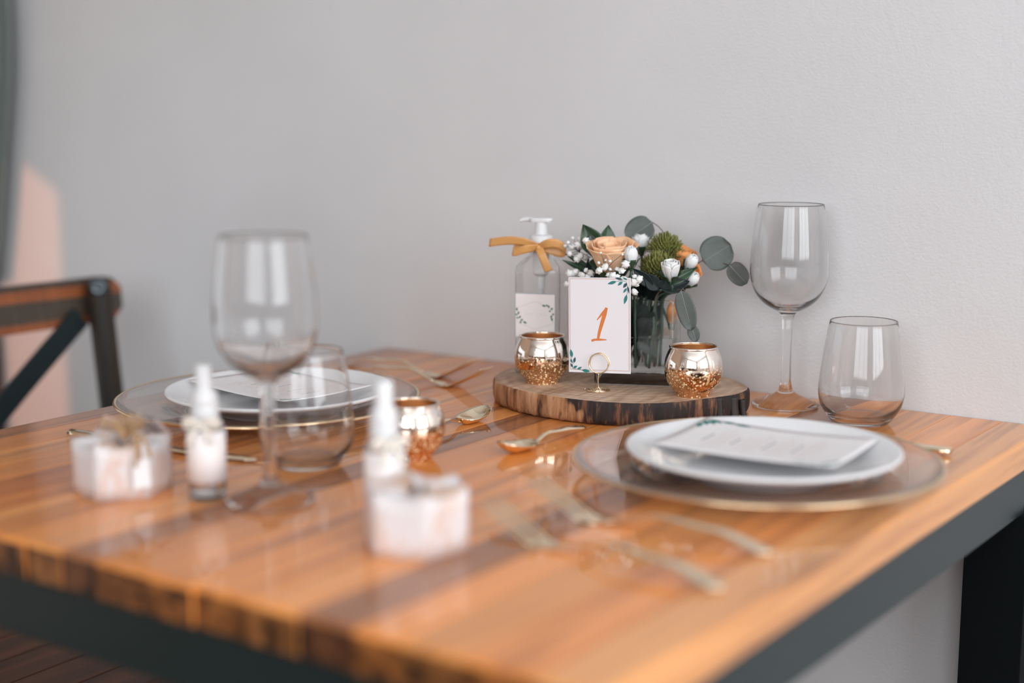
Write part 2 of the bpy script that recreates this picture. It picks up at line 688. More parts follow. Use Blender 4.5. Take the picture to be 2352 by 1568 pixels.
wall_with_hole('wall_left', 'x', XL - 0.1, 0.1, YB, 0.0, -1.60, -0.30, 0.35, 1.13, M['left_paint'])
wall_with_hole('wall_right', 'x', XR, 0.1, YB, 0.0, -2.3, -0.4, 0.9, 2.5, M['far_wall'])
wall_with_hole('wall_front', 'y', YB - 0.1, 0.1, XL, XR, 0.6, 3.1, 0.95, 2.55, M['far_wall'])
structure(box('ceiling', XL - 0.1, XR + 0.1, YB - 0.1, 0.1, ZC, ZC + 0.05, M['ceiling']))


def window(name, axis, pos, h0, h1, z0, z1, cols, rows):
    t = 0.05
    def bx(s0, s1, q0, q1):
        if axis == 'x':
            return box_data(pos, pos + 0.05, s0, s1, q0, q1)
        return box_data(s0, s1, pos, pos + 0.05, q0, q1)
    root = structure(empty(name, (0, 0, 0)), 'wooden window frame with daylight behind')
    ps = [bx(h0, h0 + t, z0, z1), bx(h1 - t, h1, z0, z1), bx(h0 + t, h1 - t, z0, z0 + t), bx(h0 + t, h1 - t, z1 - t, z1)]
    for k in range(1, cols):
        s = h0 + (h1 - h0) * k / cols
        ps.append(bx(s - 0.018, s + 0.018, z0 + t, z1 - t))
    v, f = merge(*ps)
    mesh('frame', v, f, M['window_paint'], root)
    return root


window('window_1', 'x', XR + 0.0, -2.3, -0.4, 0.9, 2.5, 3, 1)
window('window_2', 'y', YB - 0.05, 0.6, 3.1, 0.95, 2.55, 3, 1)

# unseen dark panel added under the rear window to cut vase reflections
structure(box('reflection_blocker', XL + 0.001, XR - 0.001, YB + 0.0005, YB + 0.02, 0.001, 0.94, M['floor']), 'unseen dark panel added below the rear window to darken reflections')

# floor with boards running to the wall
fl = structure(empty('floor', (0, 0, 0)), 'dark brown boarded floor')
bw = 0.092
k = 0
x = XL
v, f = box_data(-bw / 2 + 0.0012, bw / 2 - 0.0012, -0.85, 0.85, -0.02, 0.0)
bme = None
while x < XR:
    for y0 in (-0.85 - (0.6 if k % 2 else 0.0), -2.55 - (0.6 if k % 2 else 0.0)):
        if bme is None:
            o = mesh('floorboard', v, f, M['floor'], fl)
            bme = o.data
        else:
            o = bpy.data.objects.new('floorboard', bme)
            COL.objects.link(o)
            o.parent = fl
        o.location = (x + bw / 2, y0, 0)
    if k % 2:
        o = bpy.data.objects.new('floorboard', bme)
        COL.objects.link(o)
        o.parent = fl
        o.location = (x + bw / 2, -0.3, 0)
        o.scale = (1, 0.3 / 0.85, 1)
    x += bw
    k += 1
box('subfloor', XL - 0.1, XR + 0.1, YB - 0.1, 0.1, -0.06, -0.021, M['black_steel'], fl)

structure(box('trim_1', XL, -0.872, -0.05, 0.0, 0.0, 0.78, M['seat_wood'], bev=0.002), 'dark brown corner post under curtain')

# curtain gathered in the corner beside the left window
def curtain():
    root = empty('curtain', (XL, -0.034, 0.80))
    tag(root, 'dark grey-green curtain hanging in the corner at the left edge', 'curtain')
    H = 2.45 - 0.80
    def fn(u, v):
        z = v * H
        zz = 0.80 + z
        w = 0.070 + 0.072 * max(0.0, min(1.0, (zz - 0.80) / 0.38)) ** 0.9 + 0.01 * max(0, zz - 1.18)
        a = -1.45 + u * 2.9
        rr = 1.0 + 0.10 * math.sin(u * 38)
        return Vector((0.005 + w * math.cos(a) * rr, 0.028 * math.sin(a) * rr, z))
    sheet('cloth', fn, 70, 24, M['curtain'], root, 0.002)
    tube('curtain_ring', [Vector((0.01 + 0.06 * math.cos(a), 0.03 * math.sin(a), H)) for a in [i * math.tau / 16 for i in range(16)]], 0.004, M['gold_rim'], root, 6, True)


curtain()

# ================================================================== TABLE
tb = empty('dining_table', (0, 0, 0))
tag(tb, 'square dining table with lacquered orange-brown staves on a black steel frame', 'table')


def tx(x, y):
    """table is 0.876 wide at the room side and 0.900 at the wall"""
    return x / 0.889 * (0.876 + (y + 0.865) / 0.865 * 0.025)


xs = [0.0]
rnd = random.Random(3)
while xs[-1] < 0.85:
    xs.append(xs[-1] + rnd.uniform(0.036, 0.056))
xs = [x / xs[-1] * 0.889 for x in xs]
tones = [(0.78, 0.275, 0.062), (0.66, 0.21, 0.042), (0.82, 0.32, 0.085), (0.55, 0.165, 0.038), (0.74, 0.26, 0.06), (0.38, 0.14, 0.052), (0.80, 0.285, 0.066), (0.82, 0.36, 0.12)]
prev = -1
for i in range(len(xs) - 1):
    a, c_ = xs[i] + 0.0002, xs[i + 1] - 0.0002
    e = rnd.uniform(-0.002, 0.002)
    y0, y1 = -0.865 + e, -0.001
    ch = 0.0007
    fr = 0.004
    last = i == len(xs) - 2
    chR = 0.004 if last else ch
    chL = 0.004 if i == 0 else ch
    P2 = [(a, TZ - 0.030), (c_, TZ - 0.030), (c_, TZ - chR), (c_ - chR * 0.3, TZ - chR * 0.3), (c_ - chR, TZ), (a + chL, TZ), (a + chL * 0.3, TZ - chL * 0.3), (a, TZ - chL)]
    V, F = [], []
    ys = [(y0, fr), (y0 + fr * 0.3, fr * 0.3), (y0 + fr, 0.0), (y1, 0.0)]
    for (yy, dz) in ys:
        for (px, pz) in P2:
            V.append((tx(px, yy), yy, min(pz, TZ - dz)))
    n = len(P2)
    fm = []
    for s in range(3):
        for q in range(n):
            q2 = (q + 1) % n
            F.append((s * n + q, s * n + q2, (s + 1) * n + q2, (s + 1) * n + q))
            fm.append(0)
    F.append(tuple(range(n - 1, -1, -1)))
    fm.append(1)
    F.append(tuple(3 * n + q for q in range(n)))
    fm.append(1)
    o = mesh('stave', V, F, None, tb, mats=[M['stave'], M['end_grain']], fm=fm)
    t = rnd.choice([q for q in range(7) if q != prev])
    prev = t
    if last:
        t = 7
    jit = rnd.uniform(0.88, 1.1)
    o.color = (*[q * jit for q in tones[t]], 1)

z0, z1 = TZ - 0.030 - 0.004 - 0.05, TZ - 0.0305
for nm, (a, b_, c_, d_) in (('frame_rail', (0.015, 0.866, -0.857, -0.817)), ('frame_rail', (0.015, 0.884, -0.045, -0.006)), ('frame_rail', (0.012, 0.052, -0.8165, -0.0455))):
    box(nm, a, b_, c_, d_, z0, z1, M['steel'], tb, 0.002)
# right rail follows the table's slightly splayed edge
v, f = box_data(0, 0.04, -0.8165, -0.0455, z0, z1)
v = [(tx(0.889, y) - 0.048 + x, y, z) for x, y, z in v]
mesh('frame_rail', v, f, M['steel'], tb)
for (lx, ly) in ((0.055, -0.815), (0.79, -0.815), (0.055, -0.105), (0.842, -0.105)):
    w = 0.062 if ly > -0.5 else 0.05
    if ly > -0.5 and lx > 0.5:
        box('leg', 0.836, 0.9005, -0.058, -0.0055, 0.0, z0 - 0.0005, M['black_steel'], tb, 0.001)
    else:
        box('leg', lx, lx + 0.05, ly, ly + 0.05, 0.0, z0 - 0.0005, M['black_steel'], tb, 0.001)

# ================================================================== CHAIR
def chair():
    root = empty('cross_back_chair', (-0.17, -0.408, 0))
    tag(root, 'dark wooden cross-back chair with worn orange-edged top rail at the left', 'chair')
    # local: x forward to table, y sideways
    top = 0.852
    def post_x(z):
        return -0.222 - 0.105 * (z - 0.852) * -1 if False else -0.222 + (0.852 - z) * 0.07
    for s in (1, -1):
        y = 0.231 * s
        pts = [(post_x(z), y + (0.852 - z) * 0.03 * s, z) for z in (0.46, 0.60, 0.75, 0.835)]
        pts = [(post_x(0.46) - 0.05, y + 0.02 * s, 0.0), (post_x(0.46) - 0.018, y + 0.015 * s, 0.25)] + pts
        tube('back_post', curve_pts(pts, 6), lambda t: 0.0185, M['chair_dark'], root, 14)
        o = lathe('post_cap', [(0, 0.0175), (0.008, 0.0155), (0.0150, 0.009), (0.0185, 0.0), (0.0185, -0.002), (0, -0.002)], M['chair_dark'], root, 16)
        o.location = (post_x(0.835), y + 0.0005 * s, 0.834)
        o = lathe('bolt', [(0, 0.0035), (0.003, 0.004), (0.0035, 0.0025), (0.0065, 0.0025), (0.0075, 0.0045), (0.0105, 0.004), (0.0125, 0.0), (0, 0)], plain('bolt_steel', (0.14, 0.17, 0.18), 0.35, 1.0), root, 20)
        o.location = (post_x(0.838) + 0.0135, y - 0.0112, 0.838)
        o.rotation_euler = (0, R(90), R(-40))
        box('leg', 0.155, 0.195, s * 0.205 - 0.02, s * 0.205 + 0.02, 0.0, 0.44, M['chair_dark'], root, 0.006)
        box('stretcher', -0.205, 0.154, s * 0.222 - 0.011, s * 0.222 + 0.011, 0.17, 0.20, M['chair_dark'], root, 0.004)
        box('seat_rail', -0.165, 0.154, s * 0.205 - 0.012, s * 0.205 + 0.012, 0.39, 0.439, M['chair_dark'], root, 0.003)
    box('stretcher', 0.164, 0.186, -0.184, 0.184, 0.22, 0.25, M['chair_dark'], root, 0.004)
    # top rail: gently bowed board, rounded end, behind the posts
    def rail(u, v):
        y = -0.290 + 0.580 * u
        e = 1.0 - max(0.0, (abs(y) - 0.264) / 0.026) ** 2 * 0.55
        z = (v - 0.5) * 0.066 * e
        x = -0.004 * (1 - (y / 0.290) ** 2) - 0.07 * z
        return Vector((x, y, z))
    v, f = sheet_data(rail, 40, 8, 0.024)
    o = mesh('top_rail', v, f, M['rail'], root, smooth=True)
    autosmooth(o, 45)
    o.location = (-0.252, 0, 0.8135)
    o.rotation_euler = (0, 0, 0)
    # crossed straps
    for s in (1, -1):
        n = 12
        V, F = [], []
        for i in range(n + 1):
            t = i / n
            y = s * (0.205 - 0.41 * t)
            z = 0.795 - 0.355 * t
            x = post_x(z) - 0.012 - 0.022 * math.sin(math.pi * t) - (0.004 if s < 0 else 0)
            wy, wz = 0.0175 * 0.62, 0.0175 * 0.79 * s
            for dx in (0.0017, -0.0017):
                V += [(x + dx, y - wy, z + wz), (x + dx, y + wy, z - wz)]
        for i in range(n):
            a = i * 4
            F += [(a, a + 1, a + 5, a + 4), (a + 2, a + 6, a + 7, a + 3), (a, a + 4, a + 6, a + 2), (a + 1, a + 3, a + 7, a + 5)]
        F += [(0, 2, 3, 1), (n * 4, n * 4 + 1, n * 4 + 3, n * 4 + 2)]
        mesh('cross_strap', V, F, M['strap'], root)
    # seat of separate boards
    xx = -0.185
    bwid = 0.0625
    while xx < 0.24:
        box('seat_board', xx + 0.0008, xx + bwid - 0.0008, -0.30 if xx > -0.12 else -0.205, 0.23 if xx > -0.12 else 0.205, 0.44, 0.462, M['seat_wood'], root, 0.002)
        xx += bwid
    return root


chair()

# ================================================================== GLASSES
WG = [(0, 0.0), (0.030, 0.0), (0.0355, 0.0006), (0.0368, 0.0022), (0.0360, 0.0042), (0.028, 0.0078), (0.017, 0.0122), (0.0098, 0.0165), (0.0070, 0.0225), (0.0056, 0.031), (0.0051, 0.050), (0.0053, 0.075), (0.0060, 0.092), (0.0072, 0.1015), (0.0100, 0.1065), (0.0175, 0.1105), (0.0265, 0.1160), (0.0345, 0.1245), (0.0400, 0.1355), (0.0428, 0.148), (0.0432, 0.160), (0.0424, 0.175), (0.0402, 0.197), (0.0380, 0.214), (0.0362, 0.2255), (0.0359, 0.2260), (0.0355, 0.2255), (0.0373, 0.214), (0.0395, 0.197), (0.0416, 0.175), (0.0423, 0.160), (0.0418, 0.148), (0.0389, 0.1363), (0.0331, 0.1262), (0.0250, 0.1190), (0.0160, 0.1140), (0.0080, 0.1118), (0, 0.1112)]


def densify(prof, n=3):
    """smooth a profile with Catmull-Rom, keeping its ends"""
    pts = [Vector((r, 0, z)) for r, z in prof]
    return [(max(0.0, p.x), p.z) for p in curve_pts(pts, n)]


g1 = lathe('wine_glass', densify(WG, 2), M['glass'], None, 72)
g1.location = (0.6282, -0.0574, TZ)
tag(g1, 'empty stemmed wine glass by the wall, right of the flowers', 'wine glass', 'wine glasses')
g2 = g1.copy()
COL.objects.link(g2)
g2.location = (0.4336, -0.6766, TZ)
tag(g2, 'blurred stemmed wine glass near the camera, beside the spray bottle', 'wine glass', 'wine glasses')

TU = [(0, 0.0), (0.022, 0.0), (0.0285, 0.0008), (0.0318, 0.0035), (0.0375, 0.0110), (0.0425, 0.0200), (0.0447, 0.0300), (0.0447, 0.0400), (0.0432, 0.0550), (0.0402, 0.0780), (0.0372, 0.0980), (0.0352, 0.1085), (0.0349, 0.1089), (0.0345, 0.1085), (0.0365, 0.0980), (0.0395, 0.0780), (0.0425, 0.0550), (0.0439, 0.0400), (0.0437, 0.0300), (0.0408, 0.0205), (0.0350, 0.0130), (0.0270, 0.0085), (0.0150, 0.0068), (0, 0.0065)]
t1 = lathe('stemless_glass', densify(TU, 2), M['glass'], None, 72)
t1.location = (0.7294, -0.0925, TZ)
tag(t1, 'empty stemless tumbler by the wall, right of the wine glass', 'tumbler', 'stemless tumblers')
t2 = t1.copy()
COL.objects.link(t2)
t2.location = (0.3716, -0.564, TZ)
tag(t2, 'stemless tumbler behind the blurred wine glass near the left plate', 'tumbler', 'stemless tumblers')

# ================================================================== CHARGERS AND PLATES
CH = [(0, 0.0025), (0.060, 0.0025), (0.088, 0.0020), (0.092, 0.0), (0.097, 0.0), (0.102, 0.0022), (0.109, 0.0075), (0.118, 0.0105), (0.140, 0.0130), (0.1640, 0.0155), (0.1648, 0.0172), (0.1640, 0.0186), (0.140, 0.0165), (0.116, 0.0140), (0.106, 0.0110), (0.099, 0.0065), (0.090, 0.0058), (0.060, 0.0058), (0, 0.0058)]
PL = [(0, 0.0035), (0.062, 0.0035), (0.066, 0.0002), (0.070, 0.0), (0.074, 0.0030), (0.092, 0.0105), (0.110, 0.0165), (0.1205, 0.0205), (0.1225, 0.0222), (0.1228, 0.0236), (0.1218, 0.0246), (0.1195, 0.0244), (0.105, 0.0198), (0.094, 0.0155), (0.083, 0.0098), (0.074, 0.0078), (0.060, 0.0070), (0, 0.0068)]


def charger(loc, label):
    root = empty('charger_plate', loc)
    tag(root, label, 'charger', 'glass charger plates')
    lathe('glass_disc', densify(CH, 2), M['charger_glass'], root, 96)
    pr = [(0.1645 + 0.0021 * math.cos(a), 0.0172 + 0.0019 * math.sin(a)) for a in [i * math.tau / 10 for i in range(10)]]
    lathe('gold_rim', pr, M['gold_rim'], root, 96, True)
    return root


charger((0.734, -0.363, TZ), 'clear glass charger with gold rim under the right plate')
charger((0.1695, -0.4061, TZ), 'clear glass charger with gold rim under the left plate')
pl1 = lathe('dinner_plate', densify(PL, 2), M['porcelain'], None, 96)
pl1.location = (0.742, -0.366, TZ + 0.0060)
tag(pl1, 'round white dinner plate in front on the right, holding a menu', 'plate', 'white dinner plates')
pl2 = pl1.copy()
COL.objects.link(pl2)
pl2.location = (0.190, -0.411, TZ + 0.0060)
tag(pl2, 'round white dinner plate at the left place setting, behind the glasses', 'plate', 'white dinner plates')


# ------------------------------------------------------------------ printed marks on card-like surfaces
def leaf_poly(b_, t_, w):
    b_, t_ = Vector(b_), Vector(t_)
    d = t_ - b_
    n = Vector((-d.y, d.x)).normalized() * w
    return [b_, b_ + d * 0.3 + n * 0.9, b_ + d * 0.55 + n, b_ + d * 0.82 + n * 0.5, t_, b_ + d * 0.82 - n * 0.5, b_ + d * 0.55 - n, b_ + d * 0.3 - n * 0.9]


def stroke_poly(pts, ws):
    P = [Vector(p) for p in pts]
    L_, R_ = [], []
    for i, p in enumerate(P):
        d = (P[min(i + 1, len(P) - 1)] - P[max(i - 1, 0)]).normalized()
        n = Vector((-d.y, d.x))
        w = ws[i] if isinstance(ws, (list, tuple)) else ws
        L_.append(p + n * w / 2)
        R_.append(p - n * w / 2)
    return L_, R_


def print_mesh(name, polys, strokes, surf, mat, parent, lift=0.00025):
    """polys / strokes in (u,v) metres -> placed on surf(u,v)->(pos, normal), just proud of it"""
    V, F = [], []

    def put(q):
        p, n = surf(q.x, q.y)
        V.append(p + n * lift)
        return len(V) - 1
    for pl in polys:
        c = sum(pl, Vector((0, 0))) / len(pl)
        ids = [put(q) for q in pl]
        ci = put(c)
        for i in range(len(ids)):
            F.append((ci, ids[i], ids[(i + 1) % len(ids)]))
    for L_, R_ in strokes:
        a = [put(q) for q in L_]
        b2 = [put(q) for q in R_]
        for i in range(len(a) - 1):
            F.append((a[i], b2[i], b2[i + 1], a[i + 1]))
    return mesh(name, V, F, mat, parent)


def subdiv_line(p, q, n):
    p, q = Vector(p), Vector(q)
    return [p + (q - p) * i / n for i in range(n + 1)]


# ------------------------------------------------------------------ menus
def menu(loc, rz, label, flip, curl):
    root = empty('menu_card', loc, rz)
    tag(root, label, 'menu card', 'printed menu cards')
    L, W = 0.172, 0.122

    def z(u, v):
        return curl * ((u / (L / 2)) ** 2) + 0.0022 * ((v / (W / 2)) ** 2)

    def surf(u, v):
        e = 1e-4
        n = Vector((-(z(u + e, v) - z(u - e, v)) / (2 * e), -(z(u, v + e) - z(u, v - e)) / (2 * e), 1)).normalized()
        return Vector((u, v, z(u, v))), n
    sheet('paper', lambda a, c: surf((a - 0.5) * L, (c - 0.5) * W)[0], 20, 12, M['menu_paper'], root, 0.0005)
    s = -1 if flip else 1
    lines, heads = [], []
    r2 = random.Random(11)
    u = -L / 2 + 0.030
    k = 0
    while u < L / 2 - 0.030:
        head = k in (0, 5, 11, 16)
        half = r2.uniform(0.012, 0.018) if head else r2.uniform(0.022, 0.042)
        v0 = -half
        while v0 < half:
            wl = r2.uniform(0.003, 0.008)
            st = stroke_poly(subdiv_line((s * u, v0), (s * u, min(v0 + wl, half)), 2), 0.0017 if head else 0.0011)
            (heads if head else lines).append(st)
            v0 += wl + 0.0014
        u += 0.0068 if head or k in (4, 10, 15) else 0.0046
        k += 1
    print_mesh('text_lines', [], lines, surf, M['ink_pale'], root, 0.00032)['kind'] = 'stuff'
    print_mesh('headings', [], heads, surf, M['ink_grey'], root, 0.00032)['kind'] = 'stuff'
    bo = []
    i_ = 0.005
    cs = [(-L / 2 + i_, -W / 2 + i_), (L / 2 - i_, -W / 2 + i_), (L / 2 - i_, W / 2 - i_), (-L / 2 + i_, W / 2 - i_)]
    for i in range(4):
        bo.append(stroke_poly(subdiv_line(cs[i], cs[(i + 1) % 4], 16), 0.0004))
    print_mesh('border', [], bo, surf, M['ink_pale'], root, 0.00032)
    for sx in (-1, 1):
        lv = []
        cx, cy = sx * (L / 2 - 0.004), -sx * (W / 2 - 0.004)
        dx, dy = -sx, -1 if cy > 0 else 1
        sc = 1.0 if sx < 0 else 0.75
        for (bu, bv, tu, tv, w) in ((0.004, 0.0, 0.018, 0.005, 0.0030), (0.016, 0.001, 0.030, -0.001, 0.0026), (0.028, 0.001, 0.047, 0.002, 0.0028), (0.0, 0.005, 0.007, 0.018, 0.0034), (0.0, 0.014, 0.003, 0.030, 0.003), (0.003, 0.003, 0.013, 0.012, 0.0032)):
            lv.append(leaf_poly((cx + dx * bu * sc, cy + dy * bv * sc), (cx + dx * tu * sc, cy + dy * tv * sc), w * sc))
        print_mesh('leaf_print', lv, [], surf, M['ink_green'], root, 0.00034)['kind'] = 'stuff'
    return root


menu((0.738, -0.352, TZ + 0.0060 + 0.0205), R(3), 'white printed menu lying on the right plate', False, 0.0030)
menu((0.178, -0.398, TZ + 0.0060 + 0.0205), R(-9), 'white printed menu lying on the left plate', True, 0.0030)

# ================================================================== CUTLERY (gold)
def loft(stations, cross=8):
    """stations: (x, y, halfwidth, z_mid, cup, thick). closed flattened tube"""
    V, F = [], []
    rows = []
    for (x, y, w, z, cup, th) in stations:
        row = []
        for s in (1, -1):
            rng = range(cross + 1) if s == 1 else range(cross - 1, 0, -1)
            for k in rng:
                t = -1 + 2 * k / cross
                ed = math.sqrt(max(0.0, 1 - t * t)) if cup == 0 else max(0.25, min(1, (1 - abs(t)) * 5))
                row.append(len(V))
                V.append((x, y + w * t, z + cup * t * t + s * th / 2 * ed))
        rows.append(row)
    n = len(rows[0])
    for i in range(len(rows) - 1):
        for k in range(n):
            k2 = (k + 1) % n
            F.append((rows[i][k], rows[i + 1][k], rows[i + 1][k2], rows[i][k2]))
    F.append(tuple(rows[0]))
    F.append(tuple(reversed(rows[-1])))
    return V, F


def interp(tab, x):
    for (a, va), (c, vc) in zip(tab, tab[1:]):
        if x <= c:
            t = (x - a) / (c - a)
            t = t * t * (3 - 2 * t)
            return va + (vc - va) * t
    return tab[-1][1]


def handle_stations(L0, wend, neck, hend, harch, n=22):
    """handle from x=0 (end) to x=L0 (neck)"""
    out = []
    for i in range(n + 1):
        x = L0 * i / n
        t = i / n
        w = interp([(0, wend * 0.45), (0.04, wend * 0.9), (0.12, wend), (0.45, wend * 0.62), (0.8, neck), (1.0, neck)], t)
        z = interp([(0, hend), (0.35, hend + harch), (0.7, hend + harch * 1.25), (1.0, 0.0045)], t)
        out.append((x, 0, w, z, 0, 0.0022 + 0.0008 * math.sin(math.pi * t)))
    return out


def spoon(name, loc, rz, label, Lh=0.078, Lb=0.050, wb=0.0168):
    root = empty(name, loc, rz)
    tag(root, label, 'spoon', 'gold dessert spoons')
    v, f = loft(handle_stations(Lh, 0.0110, 0.0026, 0.0085, 0.002))
    mesh('handle', v, f, M['gold'], root, smooth=True)
    st = []
    n = 20
    for i in range(n + 1):
        t = i / n
        x = Lh - 0.001 + Lb * t
        prof = math.sqrt(max(0.0, 1 - (2 * t - 1) ** 2)) ** 0.9
        w = max(0.0014, wb * prof * (0.90 + 0.14 * (1 - t)))
        rimz = 0.0052 + 0.0085 * t ** 1.3 + 0.003 * (1 - t) ** 4
        dep = 0.0095 * prof ** 1.2
        zc = max(rimz - dep, 0.0008)
        st.append((x, 0, w, zc, rimz - zc, 0.0011))
    v, f = loft(st, 14)
    mesh('bowl', v, f, M['gold'], root, smooth=True)
    return root


def fork(name, loc, rz, label, Lh=0.130):
    root = empty(name, loc, rz)
    tag(root, label, 'fork', 'gold forks')
    v, f = loft(handle_stations(Lh, 0.0095, 0.0030, 0.003, 0.009))
    mesh('handle', v, f, M['gold'], root, smooth=True)

    def prof(x):
        t = (x - Lh) / 0.082
        return 0.0042 - 0.0030 * math.sin(math.pi * min(1, t * 1.9)) * (1 if t < 0.526 else 0) + 0.025 * max(0, t - 0.28) ** 1.5 / (0.72 ** 1.5)
    st = []
    for i in range(11):
        x = Lh - 0.001 + 0.030 * i / 10
        w = interp([(0, 0.003), (0.35, 0.0075), (0.75, 0.0118), (1, 0.0122)], i / 10)
        st.append((x, 0, w, prof(x), 0.0008 * i / 10, 0.0017))
    v, f = loft(st, 10)
    mesh('head', v, f, M['gold'], root, smooth=True)
    for k in range(4):
        y = (-1.5 + k) * 0.0070
        st = []
        for i in range(12):
            x = Lh + 0.0285 + 0.053 * i / 11
            w = 0.0018 if i < 9 else 0.0018 - 0.00042 * (i - 8)
            st.append((x, y, w, prof(x), 0, 0.0018 - 0.0008 * max(0, i - 8) / 3))
        v, f = loft(st, 6)
        mesh('tine', v, f, M['gold'], root, smooth=True)
    return root


def knife(name, loc, rz, label, L=0.235):
    root = empty(name, loc, rz)
    tag(root, label, 'knife', 'gold table knives')
    st = []
    for i in range(13):
        t = i / 12
        w = interp([(0, 0.006), (0.06, 0.0085), (0.6, 0.0065), (1, 0.0055)], t)
        st.append((0.105 * t, 0, w, 0.0045, 0, 0.0065 - 0.002 * t))
    v, f = loft(st)
    mesh('handle', v, f, M['gold'], root, smooth=True)
    st = []
    for i in range(17):
        t = i / 16
        w = interp([(0, 0.0048), (0.1, 0.0085), (0.75, 0.0105), (0.93, 0.007), (1, 0.001)], t)
        off = 0.003 * t
        st.append((0.1045 + (L - 0.105) * t, off, w, 0.0042 - 0.0022 * min(1, t * 4), 0, 0.0020 - 0.0006 * t))
    v, f = loft(st)
    mesh('blade', v, f, M['gold'], root, smooth=True)
    return root


spoon('dessert_spoon', (0.3915, -0.425, TZ), R(91.5), 'gold dessert spoon with its bowl toward the wood slice, handle behind the votive')
spoon('dessert_spoon', (0.514, -0.308, TZ), R(-95.5), 'gold dessert spoon left of the right charger, bowl pointing at the camera')
fork('dinner_fork', (0.852, -0.666, TZ), R(180 - 6.0), 'gold fork nearest the camera beside the right place setting', 0.136)
fork('salad_fork', (0.846, -0.573, TZ), R(180 - 1.0), 'gold fork lying just in front of the right charger', 0.136)
fork('salad_fork', (0.048, -0.134, TZ), R(-2.5), 'gold fork at the left setting lying closer to the wall', 0.130)
fork('dinner_fork', (0.094, -0.174, TZ), R(-2.0), 'gold fork at the left setting beside the charger rim', 0.130)
knife('table_knife', (0.0914, -0.612, TZ), R(6.6), 'gold knife in front of the left charger, behind the hexagonal box')
knife('table_knife', (0.856, -0.186, TZ), R(178), 'gold knife showing its handle end beyond the right charger')

# ================================================================== WOOD SLICE
OUT = [(.322, -.178), (.345, -.225), (.385, -.253), (.435, -.267), (.49, -.268), (.535, -.256), (.572, -.228), (.602, -.172), (.612, -.14), (.603, -.10), (.555, -.06), (.48, -.035), (.40, -.04), (.345, -.085), (.320, -.135)]


def wood_slice():
    cx, cy, th = 0.467, -0.155, 0.026
    root = empty('wood_slice', (cx, cy, TZ))
    tag(root, 'round bark-edged wood slice serving as a tray for the centrepiece', 'wood slice')
    n = len(OUT)
    ring = []
    for i in range(n):
        p0, p1, p2, p3 = [Vector((*OUT[(i + k) % n], 0)) for k in (-1, 0, 1, 2)]
        for k in range(14):
            t = k / 14
            ring.append(0.5 * ((2 * p1) + (p2 - p0) * t + (2 * p0 - 5 * p1 + 4 * p2 - p3) * t * t + (3 * p1 - p0 - 3 * p2 + p3) * t ** 3) - Vector((cx, cy, 0)))
    rr = random.Random(5)
    N_ = len(ring)
    jit = [rr.uniform(-1, 1) for _ in range(N_)]
    levels = [(0.0015, 0.972), (0.0015, 0.985), (0.006, 0.997), (0.013, 1.0), (0.020, 0.999), (0.0246, 0.995), (th, 0.986)]
    V = []
    for li, (z, s) in enumerate(levels):
        for i, p in enumerate(ring):
            j = 0.0 if li in (0,) else 0.0009 * jit[i] * (1 if li < 6 else 0.5)
            d = p.normalized() * j
            V.append((p.x * s + d.x, p.y * s + d.y, z + (0.0006 * jit[(i * 7) % N_] if li == 1 else 0)))
    F, fm = [], []
    for li in range(len(levels) - 1):
        for i in range(N_):
            j = (i + 1) % N_
            F.append((li * N_ + i, li * N_ + j, (li + 1) * N_ + j, (li + 1) * N_ + i))
    o = mesh('bark_edge', V, F, M['bark'], root, smooth=True)
    tp = (len(levels) - 1) * N_
    V2 = [V[tp + i] for i in range(N_)]
    V2 = V2 + [(x * 0.97, y * 0.97, th) for x, y, z in V2] + [(0, 0, th)]
    F2 = [(i, (i + 1) % N_, N_ + (i + 1) % N_, N_ + i) for i in range(N_)] + [(N_ + i, N_ + (i + 1) % N_, 2 * N_) for i in range(N_)]
    mesh('cut_top', V2, F2, M['slice'], root)
    V3 = [(p.x * 0.972, p.y * 0.972, 0.0015) for p in ring] + [(p.x * 0.93, p.y * 0.93, 0.0) for p in ring] + [(0, 0, 0)]
    F3 = [(N_ + i, N_ + (i + 1) % N_, (i + 1) % N_, i) for i in range(N_)] + [(N_ + (i + 1) % N_, N_ + i, 2 * N_) for i in range(N_)]
    mesh('cut_base', V3, F3, M['slice'], root)
    # curled strip of loose bark on the right-hand edge
    for (a, bx, h, w) in ((-6, 0.1425, 0.023, 0.011), (-2, 0.1465, 0.019, 0.006), (-14, 0.1375, 0.0245, 0.009)):
        o = sheet('loose_bark', lambda u, v: Vector((0.004 * math.sin(u * 3.1) + 0.003 * (1 - v) ** 2, (u - 0.5) * w, h * v)), 6, 8, M['bark_dark'], root, 0.002)
        ang = R(a)
        o.location = (bx * math.cos(ang), bx * math.sin(ang) + 0.02, 0.001)
        o.rotation_euler = (0, 0, R(a - 10))
    return root


M['bark_dark'] = wood('charred_bark', (0.006, 0.006, 0.007), (0.03, 0.02, 0.016), (90, 90, 20), 0.6)
wood_slice()
SZ = TZ + 0.026

